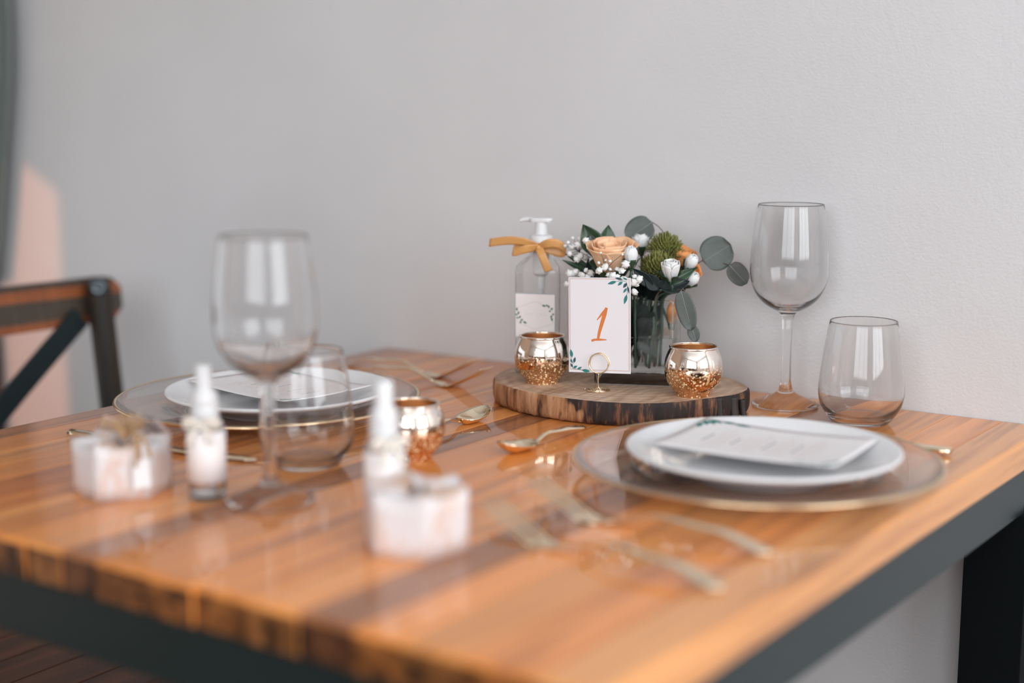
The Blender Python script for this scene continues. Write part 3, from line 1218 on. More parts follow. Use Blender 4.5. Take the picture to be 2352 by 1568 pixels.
# ================================================================== VOTIVES
def votive(loc, label, s=1.0, base=None):
    if base is None:
        root = empty('votive_holder', loc)
        prof = [(0, 0.0), (0.0168, 0.0), (0.0186, 0.0008), (0.0192, 0.0022), (0.0204, 0.0048), (0.0248, 0.0098), (0.0287, 0.0165), (0.0308, 0.0240), (0.0314, 0.0310), (0.0304, 0.0390), (0.0280, 0.0460), (0.0255, 0.0510), (0.0252, 0.0525), (0.0240, 0.0522), (0.0245, 0.0505), (0.0268, 0.0455), (0.0290, 0.0388), (0.0300, 0.0310), (0.0292, 0.0232), (0.0268, 0.0160), (0.0222, 0.0108), (0.0120, 0.0078), (0, 0.0072)]
        k = 13
        d = densify(prof[:k], 3)
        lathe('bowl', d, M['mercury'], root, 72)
        lathe('lining', densify([(0.0250, 0.0522), (0.0240, 0.0518)] + prof[14:], 3), M['copper_inside'], root, 72)
        pr = [(0.0253 + 0.0013 * math.cos(a), 0.0527 + 0.0013 * math.sin(a)) for a in [i * math.tau / 10 for i in range(10)]]
        lathe('rim', pr, M['silver_rim'], root, 72, True)
    else:
        root = copy_tree(base)
        root.location = loc
    tag(root, label, 'candle holder', 'mercury glass votives')
    return root


v0 = votive((0.399, -0.206, SZ), 'speckled copper-lined votive on the wood slice, in front of the lotion bottle')
v1 = votive((0.5735, -0.1765, SZ), 'speckled copper-lined votive on the right side of the wood slice', base=v0)
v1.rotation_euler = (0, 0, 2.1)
v2 = votive((0.4337, -0.484, TZ), 'copper-lined votive on the table, partly behind the spray bottle', base=v0)
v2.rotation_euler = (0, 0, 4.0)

# ================================================================== TABLE NUMBER CARD AND ITS WIRE HOLDER
def number_card():
    a = R(15)
    root = empty('table_number_card', (0.4776, -0.2115, SZ + 0.0195), rot=(R(-3), R(-1.6), a))
    tag(root, 'white table number card with an orange 1 and green leaf corners', 'card')
    W, H = 0.0700, 0.1040
    box('card', -W / 2, W / 2, -0.0002, 0.0002, 0, H, M['paper'], root)

    def P(x, y):
        return Vector(((x - 1307) / 135.0 * W - W / 2 - (y - 858) * 0.0, (858 - y) / 211.0 * H))

    def surf(u, v):
        return Vector((u, -0.0002, v)), Vector((0, -1, 0))
    m1 = stroke_poly([P(1390, 713), P(1386, 727), P(1380, 747), P(1374, 768), P(1371, 784)], [0.0030, 0.0045, 0.0042, 0.0034, 0.0026])
    m2 = stroke_poly([P(1389, 717), P(1380, 727), P(1369, 741)], [0.0034, 0.0026, 0.0008])
    m3 = stroke_poly([P(1357, 787), P(1364, 784.5), P(1376, 784), P(1390, 784)], [0.0026, 0.0024, 0.0022, 0.0010])
    nu = print_mesh('numeral_one', [], [m1], surf, M['ink_orange'], root, 0.00012)
    print_mesh('flag_stroke', [], [m2], surf, M['ink_orange'], nu, 0.00016)
    print_mesh('foot_stroke', [], [m3], surf, M['ink_orange'], nu, 0.00020)
    cs = [P(1310, 852), P(1439, 852), P(1439, 650), P(1310, 650)]
    print_mesh('border_line', [], [stroke_poly([cs[i], cs[(i + 1) % 4]], 0.0005) for i in range(4)], surf, M['ink_rose'], root, 0.0002)
    lf = []
    dk_ = []
    for (x0, y0, x1, y1, w, d) in ((1412, 655, 1392, 661, .0017, 0), (1425, 651, 1408, 647, .0013, 1), (1425, 655, 1414, 664, .0015, 0), (1434, 658, 1426, 669, .0017, 1), (1434, 669, 1426, 680, .0013, 0), (1434, 683, 1428, 705, .0018, 0), (1435, 664, 1439, 682, .0010, 1), (1435, 652, 1425, 646, .0010, 0),
                                   (1314, 826, 1311, 807, .0019, 0), (1318, 838, 1321, 824, .0014, 1), (1315, 838, 1310, 829, .0011, 0), (1316, 849, 1326, 844, .0014, 0), (1325, 852, 1336, 846, .0013, 0), (1335, 853, 1354, 855.5, .0018, 0), (1315, 848, 1311, 838, .0011, 1)):
        (dk_ if d else lf).append(leaf_poly(P(x0, y0), P(x1, y1), w))
    st = [stroke_poly([P(1412, 655), P(1424, 653), P(1433, 656), P(1436, 668), P(1434, 684)], 0.0004), stroke_poly([P(1312, 826), P(1316, 838), P(1315, 850), P(1335, 853)], 0.0004)]
    print_mesh('leaf_print', lf, [], surf, M['ink_green'], root)['kind'] = 'stuff'
    print_mesh('dark_leaf_print', dk_, st, surf, M['ink_dark'], root)['kind'] = 'stuff'


number_card()


def card_holder():
    root = empty('card_holder', (0.477, -0.2145, SZ), R(15))
    tag(root, 'thin gold wire place-card holder with a spiral base and ring clip', 'card holder')
    r = 0.0007
    pts = [Vector(((0.003 + 0.0118 * t) * math.cos(t * 3.5 * math.tau), (0.003 + 0.0118 * t) * math.sin(t * 3.5 * math.tau), 0.0008 + 0.0012 * (1 - t))) for t in [i / 90 for i in range(91)]]
    tube('spiral_base', pts, 0.0008, M['wire'], root, 6)
    tube('post', curve_pts([(0.003, 0, 0.002), (0.001, 0, 0.004), (0.0005, 0, 0.010), (0.0010, -0.0003, 0.0195)], 6), r, M['wire'], root, 6)
    cz, rr = 0.0305, 0.0108
    for dy, nm in ((-0.0011, 'ring'), (0.0035, 'ring')):
        tube(nm, [Vector((0.001 + rr * math.sin(a), dy, cz - rr * math.cos(a))) for a in [i * math.tau / 40 for i in range(40)]], r, M['wire'], root, 6, True)
    tube('ring_link', [(0.001, -0.0011, cz - rr), (0.001, 0.0035, cz - rr)], r, M['wire'], root, 6)


card_holder()

# ================================================================== PUMP BOTTLE
def rounded_rect(w, d, r, n=6):
    pts = []
    for (cx, cy, a0) in ((w / 2 - r, d / 2 - r, 0), (-w / 2 + r, d / 2 - r, 90), (-w / 2 + r, -d / 2 + r, 180), (w / 2 - r, -d / 2 + r, 270)):
        for k in range(n + 1):
            a = R(a0 + 90 * k / n)
            pts.append((cx + r * math.cos(a), cy + r * math.sin(a)))
    return pts


def rr_stack(levels):
    """levels: (w,d,r,z) -> closed skin"""
    V, F = [], []
    n = None
    for (w, d, r, z) in levels:
        p = rounded_rect(w, d, r)
        n = len(p)
        V += [(x, y, z) for x, y in p]
    for i in range(len(levels) - 1):
        for k in range(n):
            k2 = (k + 1) % n
            F.append((i * n + k, i * n + k2, (i + 1) * n + k2, (i + 1) * n + k))
    F.append(tuple(range(n - 1, -1, -1)))
    F.append(tuple((len(levels) - 1) * n + k for k in range(n)))
    return V, F


def ribbon_strip(name, pts, wdir, w, mat, parent, th=0.0005):
    P = curve_pts(pts, 6)
    wd_ = [Vector(q) for q in wdir]

    def fn(u, v):
        i = u * (len(P) - 1)
        p = P[min(int(i), len(P) - 1)]
        t = u * (len(wd_) - 1)
        k = min(int(t), len(wd_) - 2)
        dvec = (wd_[k].lerp(wd_[k + 1], t - k)).normalized()
        return p + dvec * (w * (v - 0.5))
    return sheet(name, fn, len(P) - 1, 4, mat, parent, th)


def pump_bottle():
    root = empty('pump_bottle', (0.3605, -0.151, SZ), R(19))
    tag(root, 'clear square pump bottle with a leafy label and amber ribbon bow', 'bottle')
    w, d = 0.0535, 0.044
    out = [(w - 0.004, d - 0.004, 0.006, 0.0), (w, d, 0.007, 0.003), (w, d, 0.007, 0.118), (w - 0.003, d - 0.002, 0.008, 0.1255), (w - 0.016, d - 0.012, 0.009, 0.1325), (0.026, 0.026, 0.0128, 0.1375), (0.0245, 0.0245, 0.0122, 0.1420), (0.0245, 0.0245, 0.0122, 0.1465)]
    t = 0.0016
    V, F = rr_stack(out)
    inn = [(a - 2 * t, b_ - 2 * t, max(0.004, r - t), z + (0.003 if i == 0 else (-0.0012 if 1 < i < 5 else 0))) for i, (a, b_, r, z) in enumerate(out)]
    # open top: build outer + inner shells joined at the neck
    n = len(rounded_rect(1, 1, 0.1))
    Vi, Fi = rr_stack(inn)
    F = F[:-1]
    Fi = [tuple(reversed(q)) for q in Fi[:-1]]
    off = len(V)
    F += [tuple(i + off for i in q) for q in Fi]
    to, ti = (len(out) - 1) * n, off + (len(inn) - 1) * n
    for k in range(n):
        k2 = (k + 1) % n
        F.append((to + k, to + k2, ti + k2, ti + k))
    o = mesh('body', V + Vi, F, M['plastic_clear'], root)
    weighted(autosmooth(o, 60))
    # pump
    pz = 0.1465
    lathe('collar', [(0, pz - 0.002), (0.0135, pz - 0.002), (0.0138, pz), (0.0138, pz + 0.0115), (0.0128, pz + 0.0130), (0.0085, pz + 0.0145), (0, pz + 0.0145)], M['white_plastic'], root, 40, sharp=35)
    lathe('pump_neck', [(0, pz + 0.0146), (0.0078, pz + 0.0146), (0.0074, pz + 0.0200), (0.0068, pz + 0.0285), (0, pz + 0.0285)], M['white_plastic'], root, 32, sharp=35)
    z = pz + 0.0286
    v, f = rr_stack([(0.026, 0.014, 0.0065, z), (0.028, 0.0155, 0.007, z + 0.002), (0.027, 0.0148, 0.007, z + 0.0042), (0.024, 0.012, 0.0055, z + 0.0050)])
    hd = mesh('pump_head', v, f, M['white_plastic'], root)
    autosmooth(hd, 40)
    v, f = tube_data(curve_pts([(-0.010, 0, z + 0.0027), (-0.020, 0, z + 0.0025), (-0.0255, 0, z + 0.0008)], 5), lambda t: 0.0030 - 0.0006 * t, 10)
    mesh('spout', v, f, M['white_plastic'], hd, smooth=True)
    tube('dip_tube', [(0, 0, pz - 0.003), (0.001, 0, 0.09), (0.004, 0.002, 0.006)], 0.0030, plain('tube_plastic', (0.74, 0.73, 0.72), 0.3), root, 12)
    lathe('pump_body', [(0, 0.098), (0.0045, 0.098), (0.0055, 0.112), (0.0090, 0.116), (0.0095, 0.143), (0, 0.143)], plain('pump_plastic', (0.78, 0.77, 0.76), 0.35), root, 24, sharp=35)
    # label wrapped on the front face
    y = -d / 2 - 0.0004
    lw, lz0, lz1 = 0.0485, 0.044, 0.095
    lb = box('label', -lw / 2 - 0.001, lw / 2 - 0.001, y - 0.0002, y + 0.0002, lz0, lz1, M['label_paper'], root)
    cx, cz = -0.001, (lz0 + lz1) / 2

    def surf(u, v):
        return Vector((cx + u, y - 0.0002, cz + v)), Vector((0, -1, 0))
    hw, hh = lw / 2, (lz1 - lz0) / 2
    ed = 0.0005
    cs = [(-hw + ed, -hh + ed), (hw - ed, -hh + ed), (hw - ed, hh - ed), (-hw + ed, hh - ed)]
    print_mesh('label_edge', [], [stroke_poly([cs[i], cs[(i + 1) % 4]], 0.0009) for i in (1, 2, 3)], surf, M['label_grey'], lb, 0.00015)
    hx = [(-0.021, -0.009), (0.0, -0.0165), (0.021, -0.009), (0.021, 0.008), (0.0, 0.0160), (-0.021, 0.008)]
    print_mesh('hexagon_line', [], [stroke_poly([hx[i], hx[(i + 1) % 6]], 0.00045) for i in range(6)], surf, M['ink_pale'], lb, 0.00015)
    rr = random.Random(4)
    sc = []
    for (u0, u1) in ((-0.0115, -0.0015), (0.0005, 0.0025), (0.005, 0.0135)):
        p = []
        k = 0
        u = u0
        while u <= u1:
            p.append((u, (0.0016 if k % 2 else -0.0012) * rr.uniform(0.6, 1.5) + 0.001))
            u += 0.0010
            k += 1
        if len(p) > 1:
            sc.append(stroke_poly(p, 0.0004))
    print_mesh('script_line', [], sc, surf, M['ink_pale'], lb, 0.00015)['kind'] = 'stuff'
    lf = []
    for (x0, y0, x1, y1, w_) in ((-.0212, .004, -.0222, .0085, .0010), (-.0205, .0, -.0190, .0040, .0010), (-.021, -.001, -.0232, .001, .0009), (-.020, -.004, -.0165, -.0015, .0010), (-.020, -.004, -.0225, -.0035, .0009), (-.0175, -.0065, -.0140, -.0055, .0010), (-.017, -.007, -.0175, -.0105, .0010), (-.0145, -.008, -.0095, -.0098, .0011),
                                 (.013, .0108, .0080, .0118, .0011), (.015, .0105, .0130, .0130, .0010), (.0165, .0085, .0160, .0125, .0010), (.0185, .0065, .0210, .0095, .0010), (.019, .005, .0160, .0055, .0009), (.0205, .003, .0225, .0005, .0010), (.020, .001, .0185, -.003, .0010), (.0195, -.002, .0205, -.0065, .0010)):
        lf.append(leaf_poly((x0, y0), (x1, y1), w_))
    print_mesh('leaf_print', lf, [], surf, plain('label_green', (0.01, 0.16, 0.10), 0.6), lb, 0.0002)['kind'] = 'stuff'
    # ribbon bow around the neck
    bow = empty('ribbon_bow', (0, 0, 0.1475))
    bow.parent = root
    ring = [Vector((0.0152 * math.cos(a), 0.0152 * math.sin(a), 0)) for a in [i * math.tau / 40 for i in range(41)]]
    sheet('band', lambda u, v: Vector((0.0150 * math.cos(u * math.tau), 0.0150 * math.sin(u * math.tau), (v - 0.5) * 0.009)), 40, 3, M['ribbon'], bow, 0.0005)
    kx, ky, kz = 0.002, -0.0185, 0.0
    v, f = lathe_data([(0, -0.005), (0.0028, -0.004), (0.0036, 0.0), (0.0028, 0.004), (0, 0.005)], 14)
    mesh('knot', v, f, M['ribbon'], bow, smooth=True, loc=(kx, ky, kz))
    Z = (0, 0, 1)
    ribbon_strip('tail', [(kx, ky, kz + 0.001), (kx - 0.016, ky - 0.004, kz + 0.006), (kx - 0.036, ky - 0.002, kz + 0.0070), (kx - 0.060, ky + 0.004, kz + 0.0035)], [(0.0, -0.5, 0.6), (0, -0.3, 1), (0, -0.15, 1), (0.15, 0, 1)], 0.0098, M['ribbon'], bow)
    ribbon_strip('tail', [(kx, ky - 0.001, kz), (kx + 0.005, ky - 0.006, kz - 0.007), (kx + 0.010, ky - 0.007, kz - 0.018), (kx + 0.0135, ky - 0.006, kz - 0.0265)], [(0.8, 0, 0.4), (1, 0.1, 0.3), (1, 0, 0.3), (1, 0, 0.35)], 0.0095, M['ribbon'], bow)
    ribbon_strip('loop', [(kx, ky, kz), (kx - 0.014, ky - 0.006, kz - 0.002), (kx - 0.028, ky - 0.003, kz - 0.006), (kx - 0.030, ky + 0.002, kz - 0.003), (kx - 0.016, ky + 0.004, kz + 0.001), (kx, ky + 0.002, kz)], [(0, -.6, .6), (0, -.2, 1), (0.2, 0, 1), (0.2, 0, 1), (0, .2, 1), (0, .5, .5)], 0.0098, M['ribbon'], bow)
    ribbon_strip('loop', [(kx, ky, kz), (kx + 0.012, ky - 0.007, kz + 0.005), (kx + 0.024, ky - 0.006, kz + 0.005), (kx + 0.032, ky + 0.000, kz - 0.002), (kx + 0.025, ky + 0.005, kz - 0.006), (kx + 0.010, ky + 0.003, kz - 0.002), (kx, ky + 0.002, kz)], [(0, -.6, .6), (0, -.2, 1), (0, -.1, 1), (0.1, 0, 1), (0, .1, 1), (0, .2, 1), (0, .5, .5)], 0.0105, M['ribbon'], bow)


pump_bottle()

# ================================================================== VASE
VC = Vector((0.477, -0.1255))
VA = R(24)


def vase():
    root = empty('glass_vase', (VC.x, VC.y, SZ), VA)
    tag(root, 'square clear glass vase holding the bouquet in water', 'vase')
    w, h, t = 0.0905, 0.0960, 0.0038
    out = [(w - 0.003, w - 0.003, 0.004, 0.0), (w, w, 0.005, 0.002), (w, w, 0.005, h - 0.001), (w - 0.0015, w - 0.0015, 0.0045, h)]
    inn = [(w - 2 * t - 0.006, w - 2 * t - 0.006, 0.006, 0.0125), (w - 2 * t, w - 2 * t, 0.006, 0.0165), (w - 2 * t, w - 2 * t, 0.006, h - 0.001), (w - 2 * t + 0.0015, w - 2 * t + 0.0015, 0.006, h)]
    V, F = rr_stack(out)
    Vi, Fi = rr_stack(inn)
    n = len(rounded_rect(1, 1, 0.1))
    F = F[:-1]
    off = len(V)
    F += [tuple(i + off for i in reversed(q)) for q in Fi[:-1]]
    to, ti = 3 * n, off + 3 * n
    for k in range(n):
        k2 = (k + 1) % n
        F.append((to + k, to + k2, ti + k2, ti + k))
    o = mesh('glass_body', V + Vi, F, M['vase_glass'], root)
    weighted(autosmooth(o, 60))
    ww = w - 2 * t + 0.0004
    v, f = rr_stack([(ww - 0.006, ww - 0.006, 0.006, 0.0127), (ww, ww, 0.006, 0.0166), (ww, ww, 0.006, 0.0515), (ww, ww, 0.006, 0.0530)])
    o = mesh('water', v, f, M['water'], root)
    weighted(autosmooth(o, 60))


vase()

# ================================================================== FLOWERS
def petal_fn(r0, r1, h, span, flare, cup, tipz=0.0, wav=0.0, ph=0.0):
    def fn(u, v):
        a = (u - 0.5) * span * (0.55 + 0.45 * math.sin(min(1.0, v * 1.25) * math.pi / 2)) * (1.0 - 0.30 * max(0, v - 0.7) / 0.3)
        rad = r0 + (r1 - r0) * math.sin(v * math.pi / 2) ** 0.8 + flare * max(0.0, v - 0.6) ** 2 / 0.16
        z = h * v - tipz * max(0.0, v - 0.7) ** 2 / 0.09 - cup * (2 * u - 1) ** 2 * v
        rad += wav * math.sin(u * 9 + ph) * v
        return Vector((rad * math.cos(a), rad * math.sin(a), z))
    return fn


def orient(o, axis, roll=0.0):
    q = Vector(axis).normalized().to_track_quat('Z', 'Y')
    o.rotation_mode = 'QUATERNION'
    o.rotation_quaternion = q @ Matrix.Rotation(roll, 4, 'Z').to_quaternion()


def stem_to_vase(root_loc, axis, foot, r, mat, parent, drop=0.0):
    """stem from the bloom base into the vase, in the parent's local frame"""
    b_ = Vector(root_loc)
    ax = Vector(axis).normalized()
    ft = Vector(foot)
    mid = Vector((VC.x + (b_.x - VC.x) * 0.55, VC.y + (b_.y - VC.y) * 0.55, SZ + 0.094))
    pts = [b_, b_ - ax * min(0.012, max(0.003, (b_.z - mid.z) * 0.4)), mid, (mid + ft) / 2, ft]
    pts = curve_pts(pts, 5)
    v, f = tube_data(pts, r, 7)
    o = mesh('stem', v, f, mat, None, smooth=True)
    return o


def vase_foot(dx, dy, z=0.018):
    c, s = math.cos(VA), math.sin(VA)
    return (VC.x + c * dx - s * dy, VC.y + s * dx + c * dy, SZ + z)


def flower_root(name, loc, label, cat, group=None):
    """Empty at the flower's head; children are placed in world-aligned local space"""
    root = empty(name, loc)
    tag(root, label, cat, group)
    return root


def add_stem(root, axis, foot, r=0.0016, mat=None):
    o = stem_to_vase(root.location, axis, foot, r, mat or M['stem'], None)
    for vv in o.data.vertices:
        vv.co = vv.co - root.location
    o.parent = root


def rose(loc, axis, R_, H_, mat, label, foot, layers, sepals=True, stem=True, mat2=None, group=None, roll=0.0, name='rose', cat='rose'):
    root = flower_root(name, loc, label, cat, group)
    rr = random.Random(label)
    for li, (n, fr0, fr1, fh, span, flare, cup, tipz) in enumerate(layers):
        v, f = sheet_data(petal_fn(R_ * fr0, R_ * fr1, H_ * fh, span, R_ * flare, R_ * cup, R_ * tipz, R_ * 0.03, li), 10, 10, 0.0005)
        base_me = None
        for k in range(n):
            if base_me is None:
                o = mesh('petal', v, f, mat if li < len(layers) - 1 or not mat2 else mat2, root, smooth=True)
                base_me = o.data
            else:
                o = bpy.data.objects.new('petal', base_me)
                COL.objects.link(o)
                o.parent = root
            orient(o, axis, roll + li * 0.9 + k * math.tau / n + rr.uniform(-0.12, 0.12))
            ax = Vector(axis).normalized()
            o.location = -ax * (H_ * 0.45)
    core = mesh('heart', *lathe_data([(0, 0), (R_ * 0.22, H_ * 0.05), (R_ * 0.30, H_ * 0.4), (R_ * 0.22, H_ * 0.75), (0, H_ * 0.86)], 12), mat, root, smooth=True)
    orient(core, axis)
    core.location = -Vector(axis).normalized() * (H_ * 0.45)
    if sepals:
        v, f = sheet_data(petal_fn(R_ * 0.15, R_ * 0.75, H_ * 0.5, 0.9, R_ * 0.25, 0, 0), 5, 6, 0.0004)
        sme = None
        for k in range(5):
            if sme is None:
                o = mesh('sepal', v, f, M['dark_leaf'], root, smooth=True)
                sme = o.data
            else:
                o = bpy.data.objects.new('sepal', sme)
                COL.objects.link(o)
                o.parent = root
            orient(o, axis, k * math.tau / 5 + 0.3)
            o.location = -Vector(axis).normalized() * (H_ * 0.52)
    if stem:
        v, f = lathe_data([(0, -0.1 * H_), (R_ * 0.16, -0.08 * H_), (R_ * 0.28, 0.04 * H_), (R_ * 0.2, 0.1 * H_), (0, 0.12 * H_)], 12)
        o = mesh('hip', v, f, M['dark_leaf'], root, smooth=True)
        orient(o, axis)
        o.location = -Vector(axis).normalized() * (H_ * 0.5)
        add_stem_from(root, -Vector(axis).normalized() * (H_ * 0.55), axis, foot)
    return root


def add_stem_from(root, off, axis, foot, r=0.0016, mat=None):
    b_ = root.location + off
    o = stem_to_vase(b_, axis, foot, r, mat or M['stem'], None)
    for vv in o.data.vertices:
        vv.co = vv.co - root.location
    o.parent = root


# layers: n, r0, r1, height, span, flare, cup, tip droop
BIG = [(4, 0.10, 0.34, 0.92, 2.4, 0.02, 0.0, 0.0), (5, 0.12, 0.56, 0.96, 2.0, 0.06, 0.02, 0.0), (5, 0.14, 0.76, 0.98, 1.75, 0.12, 0.04, 0.04), (6, 0.16, 0.90, 0.97, 1.5, 0.20, 0.06, 0.10)]
BUD = [(3, 0.10, 0.40, 1.0, 2.6, -0.04, 0.02, 0.0), (4, 0.12, 0.62, 0.97, 2.2, -0.08, 0.10, 0.0), (5, 0.14, 0.80, 0.90, 1.7, -0.02, 0.14, 0.0)]
TIGHT = [(3, 0.10, 0.45, 1.0, 2.4, -0.22, 0.0, 0.0), (4, 0.14, 0.82, 0.95, 2.2, -0.42, 0.02, 0.0)]

view = -fwd
rose((0.4640, -0.1640, 0.9215), (0.10, -0.22, 1.0), 0.0265, 0.046, M['peach'], 'large peach rose at the front left of the bouquet', vase_foot(-0.01, -0.02), BIG, sepals=True, roll=0.35)
rose((0.5070, -0.0870, 0.9190), (0.35, -0.05, 0.9), 0.0155, 0.030, M['orange_petal'], 'small orange rose behind the green chrysanthemums', vase_foot(0.015, 0.02), BIG, name='spray_rose')
rose((0.5230, -0.0930, 0.9070), (0.8, -0.2, 0.35), 0.0125, 0.024, M['orange_petal'], 'orange rose tucked behind the white buds on the right', vase_foot(0.02, 0.01), BUD, name='spray_rose')
rose((0.5160, -0.1180, 0.8620), (0.25, -0.25, 0.9), 0.0095, 0.026, M['orange_petal'], 'orange rose bud low inside the vase mouth', vase_foot(0.02, -0.01), TIGHT, sepals=False, name='spray_rose')
rose((0.4945, -0.1760, 0.9290), (0.02, -0.1, 1.0), 0.0100, 0.0245, M['white_petal'], 'closed white rose bud right of the peach rose', vase_foot(0.0, -0.03), TIGHT, group=None, name='white_rosebud')
rose((0.5295, -0.1490, 0.9135), (0.12, -0.3, 1.0), 0.0128, 0.0255, M['white_petal'], 'half-open white rosebud in front of the green chrysanthemums', vase_foot(0.015, -0.03), BUD, name='white_rosebud')
rose((0.5350, -0.1150, 0.9200), (0.55, -0.15, 0.75), 0.0095, 0.0225, M['white_petal'], 'white rosebud at the upper right edge of the bouquet', vase_foot(0.025, -0.005), TIGHT, name='white_rosebud')
rose((0.5360, -0.1140, 0.9010), (0.65, -0.1, 0.7), 0.0095, 0.0215, M['white_petal'], 'white rosebud lowest on the right of the bouquet', vase_foot(0.026, -0.012), TIGHT, name='white_rosebud')
rose((0.4665, -0.1040, 0.9370), (0.0, -0.1, 1.0), 0.0130, 0.0230, M['white_petal'], 'white rose half hidden behind the peach rose', vase_foot(0.0, 0.02), BUD, name='white_rose')


def chrysanthemum(loc, axis, rad, label, foot, seed):
    root = flower_root('chrysanthemum', loc, label, 'chrysanthemum', 'green chrysanthemums')
    rr = random.Random(seed)
    q = Vector(axis).normalized().to_track_quat('Z', 'Y')
    V, F = [], []
    n = 260
    for i in range(n):
        t = (i + 0.5) / n
        el = math.asin(1 - 1.15 * t) if 1 - 1.15 * t > -1 else -1.2
        az = i * 2.39996
        d = Vector((math.cos(el) * math.cos(az), math.cos(el) * math.sin(az), math.sin(el)))
        L = rad * rr.uniform(0.84, 1.12)
        w = rad * 0.066
        side = d.cross(Vector((0, 0, 1)))
        side = side.normalized() if side.length > 1e-4 else Vector((1, 0, 0))
        upd = side.cross(d).normalized()
        n0 = len(V)
        for (s, ww, lift) in ((0.25, 0.5, 0), (0.65, 0.9, -0.02), (0.92, 1.0, 0.03), (1.04, 0.35, 0.10)):
            c = d * (L * s) + upd * (lift * rad)
            V += [c + side * (w * ww), c + d * (0.02 * rad) - upd * (w * 0.7 * ww), c - side * (w * ww), c + upd * (w * 0.3 * ww)]
        for s in range(3):
            a = n0 + s * 4
            for k in range(4):
                F.append((a + k, a + (k + 1) % 4, a + 4 + (k + 1) % 4, a + 4 + k))
        F.append((n0 + 12, n0 + 13, n0 + 14, n0 + 15))
    V = [q @ p for p in V]
    o = mesh('petals', V, F, M['mum'], root)
    o['kind'] = 'stuff'
    v, f = lathe_data([(0, -rad * 0.5), (rad * 0.2, -rad * 0.46), (rad * 0.55, -rad * 0.15), (rad * 0.6, rad * 0.2), (0, rad * 0.5)], 14)
    o = mesh('calyx', v, f, M['stem'], root, smooth=True)
    o.rotation_mode = 'QUATERNION'
    o.rotation_quaternion = q
    add_stem_from(root, -Vector(axis).normalized() * (rad * 0.45), axis, foot)


chrysanthemum((0.5040, -0.1290, 0.9110), (0.05, -0.25, 1), 0.0215, 'green chrysanthemum in front, between the white buds', vase_foot(0.01, -0.01), 1)
chrysanthemum((0.4960, -0.1020, 0.9310), (0.15, -0.05, 1), 0.0200, 'green chrysanthemum behind, topping the bouquet', vase_foot(0.008, 0.012), 2)


def leaf_blade(w, L, fold=0.15, bend=0.1, kind='round'):
    def fn(u, v):
        s = 2 * u - 1
        if kind == 'round':
            hw = w / 2 * math.sqrt(max(0.0, 1 - (2 * v - 1) ** 2)) ** 0.85 * (1.04 - 0.1 * v)
        else:
            hw = w / 2 * math.sin(math.pi * min(1, v ** 0.8)) ** 0.9
        hw = max(hw, 0.0002)
        return Vector((s * hw, L * v, fold * abs(s) * hw + bend * L * (v * v) - 0.03 * w * math.cos(3 * s) * v))
    return fn


def basis(ydir, zdir):
    y = Vector(ydir).normalized()
    z = Vector(zdir)
    z = (z - y * z.dot(y)).normalized()
    x = y.cross(z)
    return Matrix((x, y, z)).transposed()


def add_leaf(parent, base, tip, w, facing, mat, kind='round', fold=0.12, bend=0.0, vein=False, name='leaf'):
    base, tip = Vector(base), Vector(tip)
    L = (tip - base).length
    m3 = basis(tip - base, facing)
    fn = leaf_blade(w, L, fold, bend, kind)
    v, f = sheet_data(fn, 10, 14, 0.0005)
    org = Vector(parent.location)
    o = mesh(name, [m3 @ p + base - org for p in v], f, mat, parent, smooth=True)
    if vein:
        pts = [m3 @ (fn(0.5, t / 10) + Vector((0, 0, 0.0003))) + base - org for t in range(11)]
        v, f = tube_data(pts, lambda t: 0.00045 - 0.0003 * t, 5)
        mesh('vein', v, f, M['vein'], o, smooth=True)
    return o


CAMDIR = -fwd


def px_off(p, dr, du, df=0.0):
    """offset a point along the photographer's right / up / away directions"""
    return Vector(p) + right * dr + Vector((0, 0, 1)) * du + Vector((fwd.x, fwd.y, 0)).normalized() * df


# eucalyptus branches: each a stem with its round leaves
def eucalyptus(label, stem_pts, leaves, foot):
    root = empty('eucalyptus_branch', stem_pts[-1])
    tag(root, label, 'eucalyptus', 'eucalyptus branches in the bouquet')
    org = Vector(stem_pts[-1])
    pts = curve_pts([foot] + list(stem_pts), 6)
    v, f = tube_data([p - org for p in pts], lambda t: 0.0014 - 0.0007 * t, 7)
    mesh('stem', v, f, M['brown_stem'], root, smooth=True)
    for (b_, t_, w, fac, mt, st) in leaves:
        add_leaf(root, b_, t_, w, fac, M[mt], 'round', 0.05, 0.0, True)
        if st is not None:
            q = curve_pts([st, px_off((Vector(st) + Vector(b_)) / 2, 0.0, 0.002), b_], 5)
            v, f = tube_data([p - org for p in q], 0.00055, 6)
            mesh('leaf_stalk', v, f, M['brown_stem'], root, smooth=True)
    return root


